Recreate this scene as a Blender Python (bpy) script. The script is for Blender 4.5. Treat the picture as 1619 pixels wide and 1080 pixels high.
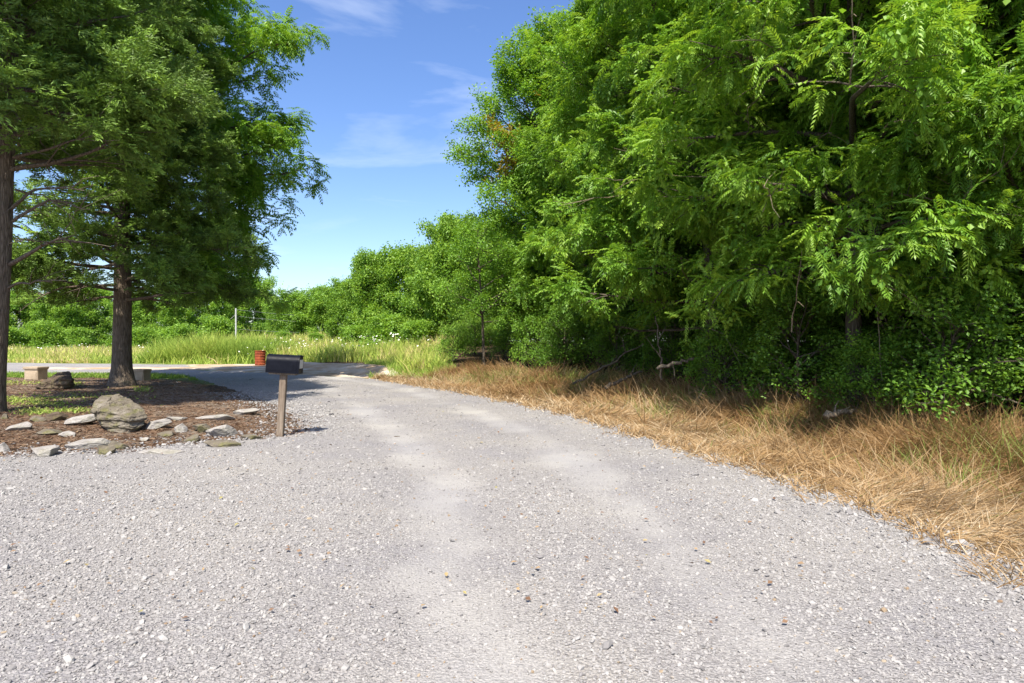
import bpy, bmesh, math, random
import numpy as np
from mathutils import Vector, Matrix

# ------------------------------------------------------------------ scene, camera, sky, sun, exposure
for o in list(bpy.data.objects):
    bpy.data.objects.remove(o, do_unlink=True)
SC = bpy.context.scene
C = SC.collection
R = math.radians
FPX, CX, CY, CAMH = 990.0, 809.5, 540.0, 1.4

cam = bpy.data.cameras.new("camera")
cam.sensor_width = 36.0
cam.lens = 36.0 * FPX / 1619.0
cam.clip_start = 0.05
cam.clip_end = 3000
camo = bpy.data.objects.new("camera", cam)
C.objects.link(camo)
camo.location = (0, 0, CAMH)
camo.rotation_euler = (R(90), 0, 0)
SC.camera = camo

SUN_EL = R(56)
SUN_AZ = R(191)           # clockwise from +Y: behind the camera, to the left
SUN_STRENGTH, SKY_STRENGTH, EXPOSURE = 4.8, 0.125, 1.05
SC.view_settings.view_transform = 'Standard'
SC.view_settings.look = 'None'
SC.view_settings.gamma = 1.0
SC.view_settings.exposure = EXPOSURE

w = bpy.data.worlds.new("World")
SC.world = w
w.use_nodes = True
nt = w.node_tree
nt.nodes.clear()
wo = nt.nodes.new('ShaderNodeOutputWorld')
bg = nt.nodes.new('ShaderNodeBackground')
bg.inputs['Strength'].default_value = SKY_STRENGTH
sky = nt.nodes.new('ShaderNodeTexSky')
sky.sky_type = 'NISHITA'
sky.sun_disc = False
sky.sun_elevation = SUN_EL
sky.sun_rotation = SUN_AZ
sky.air_density = 1.0
sky.dust_density = 1.3
sky.ozone_density = 2.5
tc = nt.nodes.new('ShaderNodeTexCoord')
mp = nt.nodes.new('ShaderNodeMapping')
mp.inputs['Scale'].default_value = (2.6, 2.6, 12.0)
mp.inputs['Location'].default_value = (3.1, 0.4, 0.7)
mp.inputs['Rotation'].default_value = (0, R(9), 0)
nz = nt.nodes.new('ShaderNodeTexNoise')
nz.inputs['Scale'].default_value = 1.3
nz.inputs['Detail'].default_value = 6
nz.inputs['Roughness'].default_value = 0.55
nz.inputs['Distortion'].default_value = 0.35
rp = nt.nodes.new('ShaderNodeValToRGB')
rp.color_ramp.elements[0].position = 0.52
rp.color_ramp.elements[0].color = (0, 0, 0, 1)
rp.color_ramp.elements[1].position = 0.82
rp.color_ramp.elements[1].color = (0.40, 0.40, 0.40, 1)
mx = nt.nodes.new('ShaderNodeMix')
mx.data_type = 'RGBA'
mx.inputs['B'].default_value = (5.0, 5.4, 6.1, 1)
L = nt.links.new
L(tc.outputs['Generated'], mp.inputs['Vector'])
L(mp.outputs['Vector'], nz.inputs['Vector'])
L(nz.outputs['Fac'], rp.inputs['Fac'])
L(rp.outputs['Color'], mx.inputs['Factor'])
hs = nt.nodes.new('ShaderNodeHueSaturation')
hs.inputs['Saturation'].default_value = 1.18
hs.inputs['Hue'].default_value = 0.510
hs.inputs['Value'].default_value = 0.95
L(sky.outputs['Color'], hs.inputs['Color'])
L(hs.outputs['Color'], mx.inputs['A'])
L(mx.outputs['Result'], bg.inputs['Color'])
L(bg.outputs['Background'], wo.inputs['Surface'])

sun = bpy.data.lights.new("sun", 'SUN')
sun.energy = SUN_STRENGTH
sun.angle = R(0.55)
sun.color = (1.0, 0.93, 0.80)
suno = bpy.data.objects.new("sun", sun)
C.objects.link(suno)
sdir = Vector((math.sin(SUN_AZ) * math.cos(SUN_EL), math.cos(SUN_AZ) * math.cos(SUN_EL), math.sin(SUN_EL)))
suno.rotation_euler = (-sdir).to_track_quat('-Z', 'Y').to_euler()
suno.location = sdir * 60

SC.cycles.max_bounces = 7
SC.cycles.diffuse_bounces = 4
SC.cycles.glossy_bounces = 2
SC.cycles.transmission_bounces = 4
SC.cycles.use_denoising = True
SC.cycles.use_adaptive_sampling = True

# ------------------------------------------------------------------ numeric helpers
def G(px, py, z=0.0):
    """point on the plane z seen at photo pixel (px, py)"""
    Y = (CAMH - z) * FPX / (py - CY)
    return ((px - CX) / FPX * Y, Y)

def _hash(i, j, k, seed):
    n = (i.astype(np.int64) * 374761393 + j.astype(np.int64) * 668265263 + k.astype(np.int64) * 2147483647 + seed * 1274126177)
    n = (n ^ (n >> 13)) & 0xffffffff
    n = (n * 1274126177) & 0xffffffff
    n = n ^ (n >> 16)
    return (n & 0xffff) / 65535.0

def vnoise(x, y, z=None, seed=0):
    x = np.asarray(x, float); y = np.asarray(y, float)
    z = np.zeros_like(x) if z is None else np.asarray(z, float)
    i, j, k = np.floor(x), np.floor(y), np.floor(z)
    fx, fy, fz = x - i, y - j, z - k
    fx, fy, fz = [f * f * (3 - 2 * f) for f in (fx, fy, fz)]
    out = 0
    for a in (0, 1):
        for b in (0, 1):
            for c in (0, 1):
                wgt = (fx if a else 1 - fx) * (fy if b else 1 - fy) * (fz if c else 1 - fz)
                out = out + wgt * _hash(i + a, j + b, k + c, seed)
    return out

def fbm(x, y, z=None, seed=0, oct=4):
    s, a, t = 0, 0.5, 0
    for o in range(oct):
        f = 2.0 ** o
        s = s + a * vnoise(np.asarray(x) * f, np.asarray(y) * f, None if z is None else np.asarray(z) * f, seed + o * 17)
        t += a
        a *= 0.5
    return s / t

def sstep(a, b, x):
    t = np.clip((x - a) / (b - a), 0, 1)
    return t * t * (3 - 2 * t)

def sdf_poly(poly, x, y):
    x = np.asarray(x, float); y = np.asarray(y, float)
    d = np.full(x.shape, 1e9)
    ins = np.zeros(x.shape, bool)
    n = len(poly)
    for a in range(n):
        x0, y0 = poly[a]; x1, y1 = poly[(a + 1) % n]
        ex, ey = x1 - x0, y1 - y0
        t = np.clip(((x - x0) * ex + (y - y0) * ey) / (ex * ex + ey * ey + 1e-12), 0, 1)
        d = np.minimum(d, np.hypot(x - x0 - t * ex, y - y0 - t * ey))
        cond = ((y0 > y) != (y1 > y))
        xi = x0 + (y - y0) * ex / (ey if abs(ey) > 1e-12 else 1e-12)
        ins ^= cond & (x < xi)
    return np.where(ins, -d, d)

def dist_line(pts, x, y):
    d = np.full(np.shape(x), 1e9)
    for (x0, y0), (x1, y1) in zip(pts[:-1], pts[1:]):
        ex, ey = x1 - x0, y1 - y0
        t = np.clip(((x - x0) * ex + (y - y0) * ey) / (ex * ex + ey * ey), 0, 1)
        d = np.minimum(d, np.hypot(x - x0 - t * ex, y - y0 - t * ey))
    return d

# ------------------------------------------------------------------ mesh building
class Acc:
    """collects numpy geometry into one mesh"""
    def __init__(s):
        s.v, s.f, s.t, s.m, s.n = [], [], [], [], 0
    def add(s, V, F, tint=0.5, mat=0):
        V = np.asarray(V, np.float32).reshape(-1, 3)
        F = np.asarray(F, np.int64)
        s.v.append(V); s.f.append(F + s.n)
        s.t.append(np.broadcast_to(np.asarray(tint, np.float32), (len(V),)))
        s.m.append(np.full(len(F), mat, np.int32))
        s.n += len(V)
    def inst(s, T, M, P, tint, mat=0):
        """copies of template T=(verts, faces) by matrices M (k,3,3) and positions P (k,3)"""
        tv, tf = T
        if len(P) == 0:
            return
        V = np.einsum('kij,nj->kni', M, tv) + P[:, None, :]
        k, n = V.shape[:2]
        F = tf[None] + (np.arange(k) * n)[:, None, None]
        tt = np.repeat(np.asarray(tint, np.float32), n) if np.ndim(tint) else tint
        s.add(V.reshape(-1, 3), F.reshape(-1, tf.shape[1]), tt, mat)
    def build(s, name, mats, parent=None, smooth=False):
        me = bpy.data.meshes.new(name)
        V = np.concatenate(s.v)
        me.vertices.add(len(V))
        me.vertices.foreach_set('co', V.ravel().astype(np.float32))
        loops = np.concatenate([f.ravel() for f in s.f]).astype(np.int32)
        tot = np.concatenate([np.full(len(f), f.shape[1], np.int32) for f in s.f])
        st = np.concatenate([[0], np.cumsum(tot)[:-1]]).astype(np.int32)
        me.loops.add(len(loops))
        me.loops.foreach_set('vertex_index', loops)
        me.polygons.add(len(tot))
        me.polygons.foreach_set('loop_start', st)
        me.polygons.foreach_set('loop_total', tot)
        if not isinstance(mats, (list, tuple)):
            mats = [mats]
        for m in mats:
            me.materials.append(m)
        me.polygons.foreach_set('material_index', np.concatenate(s.m))
        me.polygons.foreach_set('use_smooth', np.full(len(tot), smooth))
        at = me.attributes.new('tint', 'FLOAT', 'POINT')
        at.data.foreach_set('value', np.concatenate(s.t).astype(np.float32))
        me.update(calc_edges=True)
        o = bpy.data.objects.new(name, me)
        C.objects.link(o)
        if parent:
            o.parent = parent
        return o

def tag(o, label=None, cat=None, group=None, kind=None):
    if label: o['label'] = label
    if cat: o['category'] = cat
    if group: o['group'] = group
    if kind: o['kind'] = kind
    return o

def empty(name, loc, rz=0.0):
    o = bpy.data.objects.new(name, None)
    o.empty_display_size = 0.3
    C.objects.link(o)
    o.location = loc
    o.rotation_euler = (0, 0, rz)
    return o

def copy_tree(o, parent=None):
    c = o.copy()
    C.objects.link(c)
    if parent: c.parent = parent
    for ch in list(o.children):
        copy_tree(ch, c)
    return c

def bm_obj(name, bm, mat, parent=None, smooth=False):
    me = bpy.data.meshes.new(name)
    bmesh.ops.recalc_face_normals(bm, faces=bm.faces)
    bm.to_mesh(me); bm.free()
    me.materials.append(mat)
    if smooth:
        me.polygons.foreach_set('use_smooth', np.ones(len(me.polygons), bool))
    o = bpy.data.objects.new(name, me)
    C.objects.link(o)
    if parent: o.parent = parent
    return o

def tube(acc, pts, rad, sides=6, tint=0.5, mat=0, cap=True):
    pts = np.asarray(pts, float); rad = np.asarray(rad, float)
    n = len(pts)
    tg = np.gradient(pts, axis=0)
    tg /= np.linalg.norm(tg, axis=1)[:, None] + 1e-9
    ref = np.array([0, 0, 1.0]) if abs(tg[:, 2].mean()) < 0.8 else np.array([1.0, 0, 0])
    a = np.cross(tg, ref); a /= np.linalg.norm(a, axis=1)[:, None] + 1e-9
    b = np.cross(tg, a)
    th = np.linspace(0, 2 * math.pi, sides, endpoint=False)
    V = pts[:, None] + rad[:, None, None] * (np.cos(th)[None, :, None] * a[:, None] + np.sin(th)[None, :, None] * b[:, None])
    i = np.arange(n - 1)[:, None] * sides
    j = np.arange(sides)[None]
    jn = (j + 1) % sides
    F = np.stack([i + j, i + jn, i + sides + jn, i + sides + j], -1).reshape(-1, 4)
    acc.add(V.reshape(-1, 3), F, tint, mat)
    if cap:
        for e, s in ((0, 1), (n - 1, -1)):
            acc.add(V[e][::s], np.arange(sides)[None], tint, mat)

# ------------------------------------------------------------------ materials
class MB:
    def __init__(s, name):
        s.m = bpy.data.materials.new(name)
        s.m.use_nodes = True
        s.t = s.m.node_tree
        s.t.nodes.clear()
        s.out = s.n('ShaderNodeOutputMaterial')
    def n(s, typ, **kw):
        nd = s.t.nodes.new(typ)
        for k, v in kw.items():
            if hasattr(nd, k) and not k[0].isupper():
                setattr(nd, k, v)
            else:
                nd.inputs[k].default_value = v
        return nd
    def l(s, a, b):
        s.t.links.new(a, b)
    def noise(s, scale, detail=5, rough=0.6, vec=None, dist=0.0):
        q = s.n('ShaderNodeTexNoise', Scale=scale, Detail=detail, Roughness=rough, Distortion=dist)
        if vec is not None: s.l(vec, q.inputs['Vector'])
        return q.outputs['Fac']
    def pos(s, scale=(1, 1, 1)):
        g = s.n('ShaderNodeNewGeometry')
        m = s.n('ShaderNodeMapping', Scale=scale)
        s.l(g.outputs['Position'], m.inputs['Vector'])
        return m.outputs['Vector']
    def obj(s, scale=(1, 1, 1)):
        g = s.n('ShaderNodeTexCoord')
        m = s.n('ShaderNodeMapping', Scale=scale)
        s.l(g.outputs['Object'], m.inputs['Vector'])
        return m.outputs['Vector']
    def attr(s, name='tint'):
        return s.n('ShaderNodeAttribute', attribute_name=name).outputs['Fac']
    def ramp(s, fac, stops):
        r = s.n('ShaderNodeValToRGB')
        el = r.color_ramp.elements
        while len(el) < len(stops): el.new(0.5)
        for e, (p, c) in zip(el, stops):
            e.position = p
            e.color = (*c, 1) if len(c) == 3 else c
        s.l(fac, r.inputs['Fac'])
        return r.outputs['Color']
    def mix(s, fac, a, b, mode='MIX'):
        q = s.n('ShaderNodeMix', data_type='RGBA', blend_type=mode)
        for key, v in (('Factor', fac), ('A', a), ('B', b)):
            if isinstance(v, (tuple, list)): q.inputs[key].default_value = (*v, 1)
            elif isinstance(v, (int, float)): q.inputs[key].default_value = v
            else: s.l(v, q.inputs[key])
        return q.outputs['Result']
    def math(s, op, a, b=0.0):
        q = s.n('ShaderNodeMath', operation=op)
        for i, v in ((0, a), (1, b)):
            if isinstance(v, (int, float)): q.inputs[i].default_value = v
            else: s.l(v, q.inputs[i])
        return q.outputs[0]
    def bump(s, h, strength=0.5, dist=0.02):
        b = s.n('ShaderNodeBump', Strength=strength, Distance=dist)
        s.l(h, b.inputs['Height'])
        return b.outputs['Normal']
    def bsdf(s, col, rough=0.8, spec=0.3, normal=None, metal=0.0):
        p = s.n('ShaderNodeBsdfPrincipled')
        if isinstance(col, (tuple, list)): p.inputs['Base Color'].default_value = (*col, 1)
        else: s.l(col, p.inputs['Base Color'])
        if isinstance(rough, (int, float)): p.inputs['Roughness'].default_value = rough
        else: s.l(rough, p.inputs['Roughness'])
        p.inputs['Specular IOR Level'].default_value = spec
        p.inputs['Metallic'].default_value = metal
        if normal is not None: s.l(normal, p.inputs['Normal'])
        return p.outputs['BSDF']
    def done(s, sh):
        s.l(sh, s.out.inputs['Surface'])
        return s.m

def leaf_mat(name, dark, mid, light, trans=0.44, rough=0.45, spec=0.35, var=0.5):
    b = MB(name)
    t = b.attr()
    col = b.ramp(t, [(0.0, dark), (0.5, mid), (1.0, light)])
    big = b.noise(0.9, 3, 0.6, b.pos())
    col = b.mix(var, col, b.ramp(big, [(0.3, (0.45, 0.5, 0.35)), (0.7, (1.0, 1.0, 0.8))]), 'MULTIPLY')
    p = b.bsdf(col, rough, spec)
    tr = b.n('ShaderNodeBsdfTranslucent')
    b.l(b.mix(1.0, col, (1.25, 1.15, 0.55), 'MULTIPLY'), tr.inputs['Color'])
    ms = b.n('ShaderNodeMixShader', Fac=trans)
    b.l(p, ms.inputs[1]); b.l(tr.outputs[0], ms.inputs[2])
    return b.done(ms.outputs[0])

def bark_mat(name, c0, c1, vs=6.0):
    b = MB(name)
    v = b.obj((vs * 3, vs * 3, vs * 0.45))
    h = b.noise(1.6, 7, 0.65, v, 0.6)
    vo = b.n('ShaderNodeTexVoronoi', Scale=1.5, feature='DISTANCE_TO_EDGE')
    b.l(v, vo.inputs['Vector'])
    hh = b.math('ADD', h, b.math('MULTIPLY', vo.outputs['Distance'], 0.9))
    col = b.ramp(hh, [(0.3, c0), (0.85, c1)])
    lich = b.noise(2.3, 4, 0.6, b.obj())
    col = b.mix(b.ramp(lich, [(0.58, (0, 0, 0)), (0.75, (0.5, 0.5, 0.5))]), col, (0.16, 0.17, 0.12))
    return b.done(b.bsdf(col, 0.9, 0.15, b.bump(hh, 1.0, 0.03)))

M = {}
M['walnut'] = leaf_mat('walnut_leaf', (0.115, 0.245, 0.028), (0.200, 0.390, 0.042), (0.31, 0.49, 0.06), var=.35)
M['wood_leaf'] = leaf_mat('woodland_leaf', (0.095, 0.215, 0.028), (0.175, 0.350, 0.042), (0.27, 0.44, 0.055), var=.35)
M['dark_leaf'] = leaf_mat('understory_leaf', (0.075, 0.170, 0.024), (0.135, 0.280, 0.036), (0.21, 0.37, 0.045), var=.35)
M['far_leaf'] = leaf_mat('field_edge_leaf', (0.130, 0.265, 0.045), (0.230, 0.410, 0.060), (0.34, 0.52, 0.08), var=.4)
M['cedar'] = leaf_mat('cedar_leaf', (0.110, 0.180, 0.036), (0.180, 0.310, 0.052), (0.27, 0.44, 0.066), trans=0.2, rough=0.6, var=.4)
M['rust_leaf'] = leaf_mat('rusty_leaf', (0.24, 0.17, 0.03), (0.36, 0.25, 0.04), (0.38, 0.33, 0.06))
M['bark'] = bark_mat('grey_bark', (0.035, 0.028, 0.022), (0.17, 0.14, 0.11))
M['cedar_bark'] = bark_mat('cedar_bark', (0.050, 0.038, 0.029), (0.215, 0.172, 0.133))
M['pale_bark'] = bark_mat('pale_bark', (0.10, 0.075, 0.05), (0.30, 0.24, 0.17))

# ------------------------------------------------------------------ the lie of the land
ROAD = [(4.3, -8), (3.7, 0), (3.12, 3.8), (2.98, 5.6), (2.36, 8.06), (1.1, 12.05), (-0.85, 16.3), (-3.65, 21.3),
        (-6.1, 24.2), (-8.3, 25.8), (-11.7, 28.3), (-15.2, 30.5), (-17.6, 34.5), (-19.3, 37.5), (-24, 38.8), (-33.4, 40.5),
        (-60, 43), (-60, 28), (-40, 27.3), (-22, 27.2), (-15.4, 26.6), (-12.6, 24.6), (-10.4, 21.6), (-7.6, 17.4), (-5.2, 13.9),
        (-3.9, 11.3), (-3.25, 9.7), (-3.45, 9.15), (-4.2, 8.62), (-4.95, 8.05), (-6.3, 7.72), (-9, 7.5), (-16, 7.2), (-22, 6), (-22, -8)]
BED = [(-3.05, 9.6), (-3.3, 9.1), (-4.2, 8.5), (-4.95, 7.95), (-6.3, 7.65), (-9, 7.4), (-16, 7.1), (-22, 6), (-30, 12), (-34, 24),
       (-22, 24.2), (-15, 24.0), (-12.0, 23.0), (-9.9, 20.6), (-7.2, 16.6), (-4.9, 13.3), (-3.6, 11.0)]
TRACKS = [[(-0.1, -6), (-0.12, 0), (-0.2, 2.57), (-0.7, 6.3), (-1.9, 9.9), (-5.4, 18.5), (-9.5, 24.4)],
          [(1.4, -6), (1.25, 0), (1.14, 2.57), (1.02, 5.33), (0.35, 9.24), (-3.2, 18.5), (-7.3, 24.6)]]

def ground_h(x, y):
    x = np.asarray(x, float); y = np.asarray(y, float)
    rd = sdf_poly(ROAD, x, y)
    bd = sdf_poly(BED, x, y)
    h = 0.05 * (fbm(x * 0.35, y * 0.35, seed=3) - 0.5)
    near = sstep(60, 30, np.hypot(x, y))
    h = h + 0.05 * (fbm(x * 1.7, y * 1.7, seed=9) - 0.5) * near * sstep(0.0, 0.5, rd)
    h = h + 0.06 * sstep(0.0, -2.2, bd)
    side = ((x > -1.4 - 0.62 * np.clip(y - 17, 0, 60)) & (y < 60)) * 1.0
    h = h + side * (-0.22 * sstep(0.15, 1.6, rd) + 0.42 * sstep(1.8, 4.5, rd) + 0.10 * np.clip(rd - 6, 0, 12))
    h = h + 0.010 * np.clip(y - 38, 0, 60) * (1 - side) 
    return h

def road_h(x, y):
    x = np.asarray(x, float); y = np.asarray(y, float)
    tr = np.minimum(dist_line(TRACKS[0], x, y), dist_line(TRACKS[1], x, y))
    return ground_h(x, y) + 0.028 - 0.022 * np.exp(-(tr / 0.45) ** 2) + 0.018 * (fbm(x * 1.3, y * 1.3, seed=21) - 0.5)

def grid_obj(name, x0, x1, y0, y1, step, hfun, mask, mat, attrs=None, smooth=True):
    nx, ny = int((x1 - x0) / step) + 1, int((y1 - y0) / step) + 1
    X, Y = np.meshgrid(np.linspace(x0, x1, nx), np.linspace(y0, y1, ny))
    Z = hfun(X, Y)
    idx = np.arange(nx * ny).reshape(ny, nx)
    F = np.stack([idx[:-1, :-1], idx[:-1, 1:], idx[1:, 1:], idx[1:, :-1]], -1).reshape(-1, 4)
    if mask is not None:
        mk = mask(X, Y).ravel()
        F = F[mk[F].any(1)]
        used = np.unique(F)
        remap = np.full(nx * ny, -1); remap[used] = np.arange(len(used))
        F = remap[F]
    else:
        used = np.arange(nx * ny)
    V = np.stack([X.ravel(), Y.ravel(), Z.ravel()], -1)[used]
    t = attrs(V[:, 0], V[:, 1]) if attrs else 0.5
    a = Acc()
    a.add(V, F, t)
    return a.build(name, mat, smooth=smooth)

# ---- ground material: leaf mould under the trees, dry thatch on the verge, green turf in the field
b = MB('earth')
t = b.attr()
n1 = b.noise(1.4, 6, 0.65, b.pos())
n2 = b.noise(22, 6, 0.7, b.pos())
mould = b.ramp(n2, [(0.3, (0.030, 0.020, 0.012)), (0.7, (0.11, 0.075, 0.045))])
turf = b.ramp(n2, [(0.3, (0.08, 0.11, 0.03)), (0.7, (0.20, 0.24, 0.07))])
thatch = b.ramp(n2, [(0.3, (0.10, 0.065, 0.03)), (0.7, (0.28, 0.19, 0.09))])
c = b.mix(b.ramp(t, [(0.30, (0, 0, 0)), (0.50, (1, 1, 1))]), mould, thatch)
c = b.mix(b.ramp(t, [(0.60, (0, 0, 0)), (0.90, (1, 1, 1))]), c, turf)
M['earth'] = b.done(b.bsdf(c, 0.95, 0.1, b.bump(n2, 0.8, 0.03)))

def ground_attr(x, y):
    rd = sdf_poly(ROAD, x, y)
    side = ((x > -1.4 - 0.62 * np.clip(y - 17, 0, 60)) & (y < 60))
    verge = np.where(rd < 3.6 + 1.2 * (fbm(x, y, seed=5) - 0.5), 0.55, 0.15)
    return np.where(side, verge, np.where(y > 20, 0.95, 0.3))

# near sheet plus the far sheet in one mesh: spacing grows with distance
def axis(lo, hi, near_lo, near_hi, step):
    a = list(np.arange(near_lo, near_hi, step))
    v, s = near_hi, step
    while v < hi:
        a.append(v); s *= 1.25; v += s
    a.append(hi)
    v, s = near_lo, step
    while v > lo:
        s *= 1.25; v -= s
        a.insert(0, max(v, lo))
    return np.array(sorted(set(a)))
ax, ay = axis(-1500, 1500, -36, 14, 0.3), axis(-400, 1600, -2, 52, 0.3)
X, Y = np.meshgrid(ax, ay)
idx = np.arange(X.size).reshape(X.shape)
F = np.stack([idx[:-1, :-1], idx[:-1, 1:], idx[1:, 1:], idx[1:, :-1]], -1).reshape(-1, 4)
a = Acc()
a.add(np.stack([X.ravel(), Y.ravel(), ground_h(X, Y).ravel()], -1), F, ground_attr(X.ravel(), Y.ravel()))
tag(a.build('ground', M['earth'], smooth=True), kind='structure')

# ---- crushed limestone
def gravel_mat():
    b = MB('crushed_limestone')
    t = b.attr()                                    # 1 = packed fines in the wheel tracks
    v = b.pos((1, 1, 0.3))
    def vor(sc):
        q = b.n('ShaderNodeTexVoronoi', Scale=sc, feature='F1')
        q.inputs['Randomness'].default_value = 1.0
        b.l(v, q.inputs['Vector'])
        return q
    v1, v2 = vor(60), vor(130)
    sp = b.n('ShaderNodeSeparateColor'); b.l(v1.outputs['Color'], sp.inputs[0])
    sp2 = b.n('ShaderNodeSeparateColor'); b.l(v2.outputs['Color'], sp2.inputs[0])
    coarse = b.ramp(sp.outputs[0], [(0.0, (0.205, 0.194, 0.196)), (0.35, (0.288, 0.278, 0.275)), (1.0, (0.356, 0.343, 0.339))])
    fine = b.ramp(sp2.outputs[0], [(0.0, (0.243, 0.232, 0.231)), (0.5, (0.303, 0.292, 0.286)), (1.0, (0.350, 0.336, 0.325))])
    stone = b.mix(0.5, coarse, fine)
    gap = b.ramp(v1.outputs['Distance'], [(0.35, (1, 1, 1)), (0.75, (0.72, 0.71, 0.71))])
    stone = b.mix(0.8, stone, gap, 'MULTIPLY')
    dust = b.ramp(b.noise(60, 5, 0.7, v), [(0.3, (0.281, 0.277, 0.277)), (0.7, (0.341, 0.334, 0.330))])
    patch = b.noise(1.1, 5, 0.6, v)
    f = b.math('ADD', t, b.math('MULTIPLY', b.math('SUBTRACT', patch, 0.5), 1.1))
    fm = b.ramp(f, [(0.25, (0, 0, 0)), (0.8, (1, 1, 1))])
    col = b.mix(fm, stone, b.mix(0.35, dust, fine))
    sun_shade = b.ramp(b.noise(0.55, 4, 0.6, v), [(0.3, (0.80, 0.80, 0.84)), (0.7, (1.06, 1.04, 0.98))])  # warm sunny and cool shaded patches painted into the gravel colour
    col = b.mix(1.0, col, sun_shade, 'MULTIPLY')
    h = b.math('ADD', b.math('MULTIPLY', v1.outputs['Distance'], -1.0), b.math('MULTIPLY', v2.outputs['Distance'], -0.5))
    st = b.math('SUBTRACT', 0.65, b.math('MULTIPLY', fm, 0.35))
    bp = b.n('ShaderNodeBump', Distance=0.02)
    b.l(st, bp.inputs['Strength']); b.l(h, bp.inputs['Height'])
    return b.done(b.bsdf(col, 0.92, 0.15, bp.outputs['Normal']))
M['gravel'] = gravel_mat()

def track_attr(x, y):
    d = np.minimum(dist_line(TRACKS[0], x, y), dist_line(TRACKS[1], x, y))
    wob = 0.25 * (fbm(x * 0.9, y * 0.9, seed=31) - 0.5)
    t = np.exp(-((d + wob) / 0.40) ** 2) * (0.15 + 1.1 * fbm(x * 0.7, y * 0.55, seed=33)) * 0.85
    return np.clip(t, 0, 1)

def road_edge(x, y):
    rd = sdf_poly(ROAD, x, y)
    return rd + 0.35 * (fbm(x * 1.6, y * 1.6, seed=41) - 0.5)

def road_surface(x, y):
    e = road_edge(x, y)
    return road_h(x, y) - 0.10 * sstep(-0.12, 0.28, e)

tag(grid_obj('gravel_road', -22, 5, -8, 27.5, 0.12, road_surface, lambda x, y: road_edge(x, y) < 0.3, M['gravel'], track_attr), kind='structure')
def loop_surface(x, y):
    return road_surface(x, y) - 0.015 - 0.6 * sstep(27.9, 27.2, y)
tag(grid_obj('gravel_drive', -60, -8, 27.3, 44, 0.4, loop_surface, lambda x, y: (road_edge(x, y) < 0.35), M['gravel'], lambda x, y: 0.35), kind='structure')

# ---- bare soil under the cedars
b = MB('bed_soil')
n1 = b.noise(1.1, 6, 0.65, b.pos()); n2 = b.noise(45, 6, 0.75, b.pos()); n3 = b.noise(7, 5, 0.7, b.pos())
c = b.ramp(n2, [(0.25, (0.084, 0.054, 0.036)), (0.55, (0.240, 0.162, 0.108)), (0.8, (0.456, 0.348, 0.252))])
c = b.mix(b.ramp(n1, [(0.4, (0, 0, 0)), (0.65, (1, 1, 1))]), c, b.ramp(n2, [(0.3, (0.144, 0.114, 0.090)), (0.75, (0.408, 0.336, 0.264))]))
sx = b.math('ADD', n2, n3)
M['soil'] = b.done(b.bsdf(c, 0.95, 0.1, b.bump(sx, 1.0, 0.05)))
def bed_edge(x, y):
    return sdf_poly(BED, x, y) + 0.5 * (fbm(x * 1.2, y * 1.2, seed=51) - 0.5)
def bed_surface(x, y):
    return ground_h(x, y) + 0.03 + 0.05 * (fbm(x * 2.2, y * 2.2, seed=52) - 0.5) - 0.14 * sstep(-0.7, 0.25, bed_edge(x, y))
tag(grid_obj('soil_bed', -34, -2.5, 5.8, 25, 0.15, bed_surface, lambda x, y: bed_edge(x, y) < 0.3, M['soil']), kind='structure')

# ---- worn dirt between the drive and the field
b = MB('dirt')
n2 = b.noise(18, 6, 0.7, b.pos()); n1 = b.noise(0.7, 5, 0.6, b.pos())
c = b.ramp(n2, [(0.25, (0.24, 0.16, 0.09)), (0.75, (0.44, 0.32, 0.20))])
c = b.mix(b.ramp(n1, [(0.42, (0, 0, 0)), (0.62, (0.9, 0.9, 0.9))]), c, (0.52, 0.46, 0.38))
M['dirt'] = b.done(b.bsdf(c, 0.95, 0.1, b.bump(n2, 0.8, 0.03)))
DIRT = [(-8.0, 25.4), (-5.2, 24.4), (-4.6, 26.5), (-6.4, 31.5), (-10, 34), (-12.5, 36.8), (-16.5, 38.2), (-19.5, 37.2), (-17.5, 34.2), (-14.8, 30.2), (-11.7, 28.0)]
DIRT2 = [(-25, 31.6), (-19, 31.0), (-14.5, 31.0), (-13.2, 32.4), (-17, 33.4), (-24, 33.0)]
def dirt_sdf(x, y):
    return np.minimum(sdf_poly(DIRT, x, y), sdf_poly(DIRT2, x, y))
def dirt_surface(x, y):
    e = dirt_sdf(x, y) + 0.8 * (fbm(x * 0.8, y * 0.8, seed=61) - 0.5)
    return ground_h(x, y) + 0.055 - 0.12 * sstep(-0.4, 0.4, e)
tag(grid_obj('dirt_track', -27, -4, 23.5, 39.5, 0.25, dirt_surface, lambda x, y: dirt_sdf(x, y) < 1.0, M['dirt']), kind='structure')

def surf(x, y):
    """top of whatever lies at (x, y)"""
    return np.maximum(np.maximum(ground_h(x, y), bed_surface(x, y)), np.where(np.asarray(y) < 27, road_surface(x, y), -9))
def gz(x, y):
    return float(surf(np.array([x]), np.array([y]))[0])

# ------------------------------------------------------------------ loose stones of the road: one uncountable mass
def icosphere(sub):
    bm = bmesh.new()
    bmesh.ops.create_icosphere(bm, subdivisions=sub, radius=1.0)
    v = np.array([x.co[:] for x in bm.verts]); f = np.array([[q.index for q in p.verts] for p in bm.faces])
    bm.free()
    return v, f
ICO1, ICO3, ICO4 = icosphere(1), icosphere(4), icosphere(5)

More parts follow.
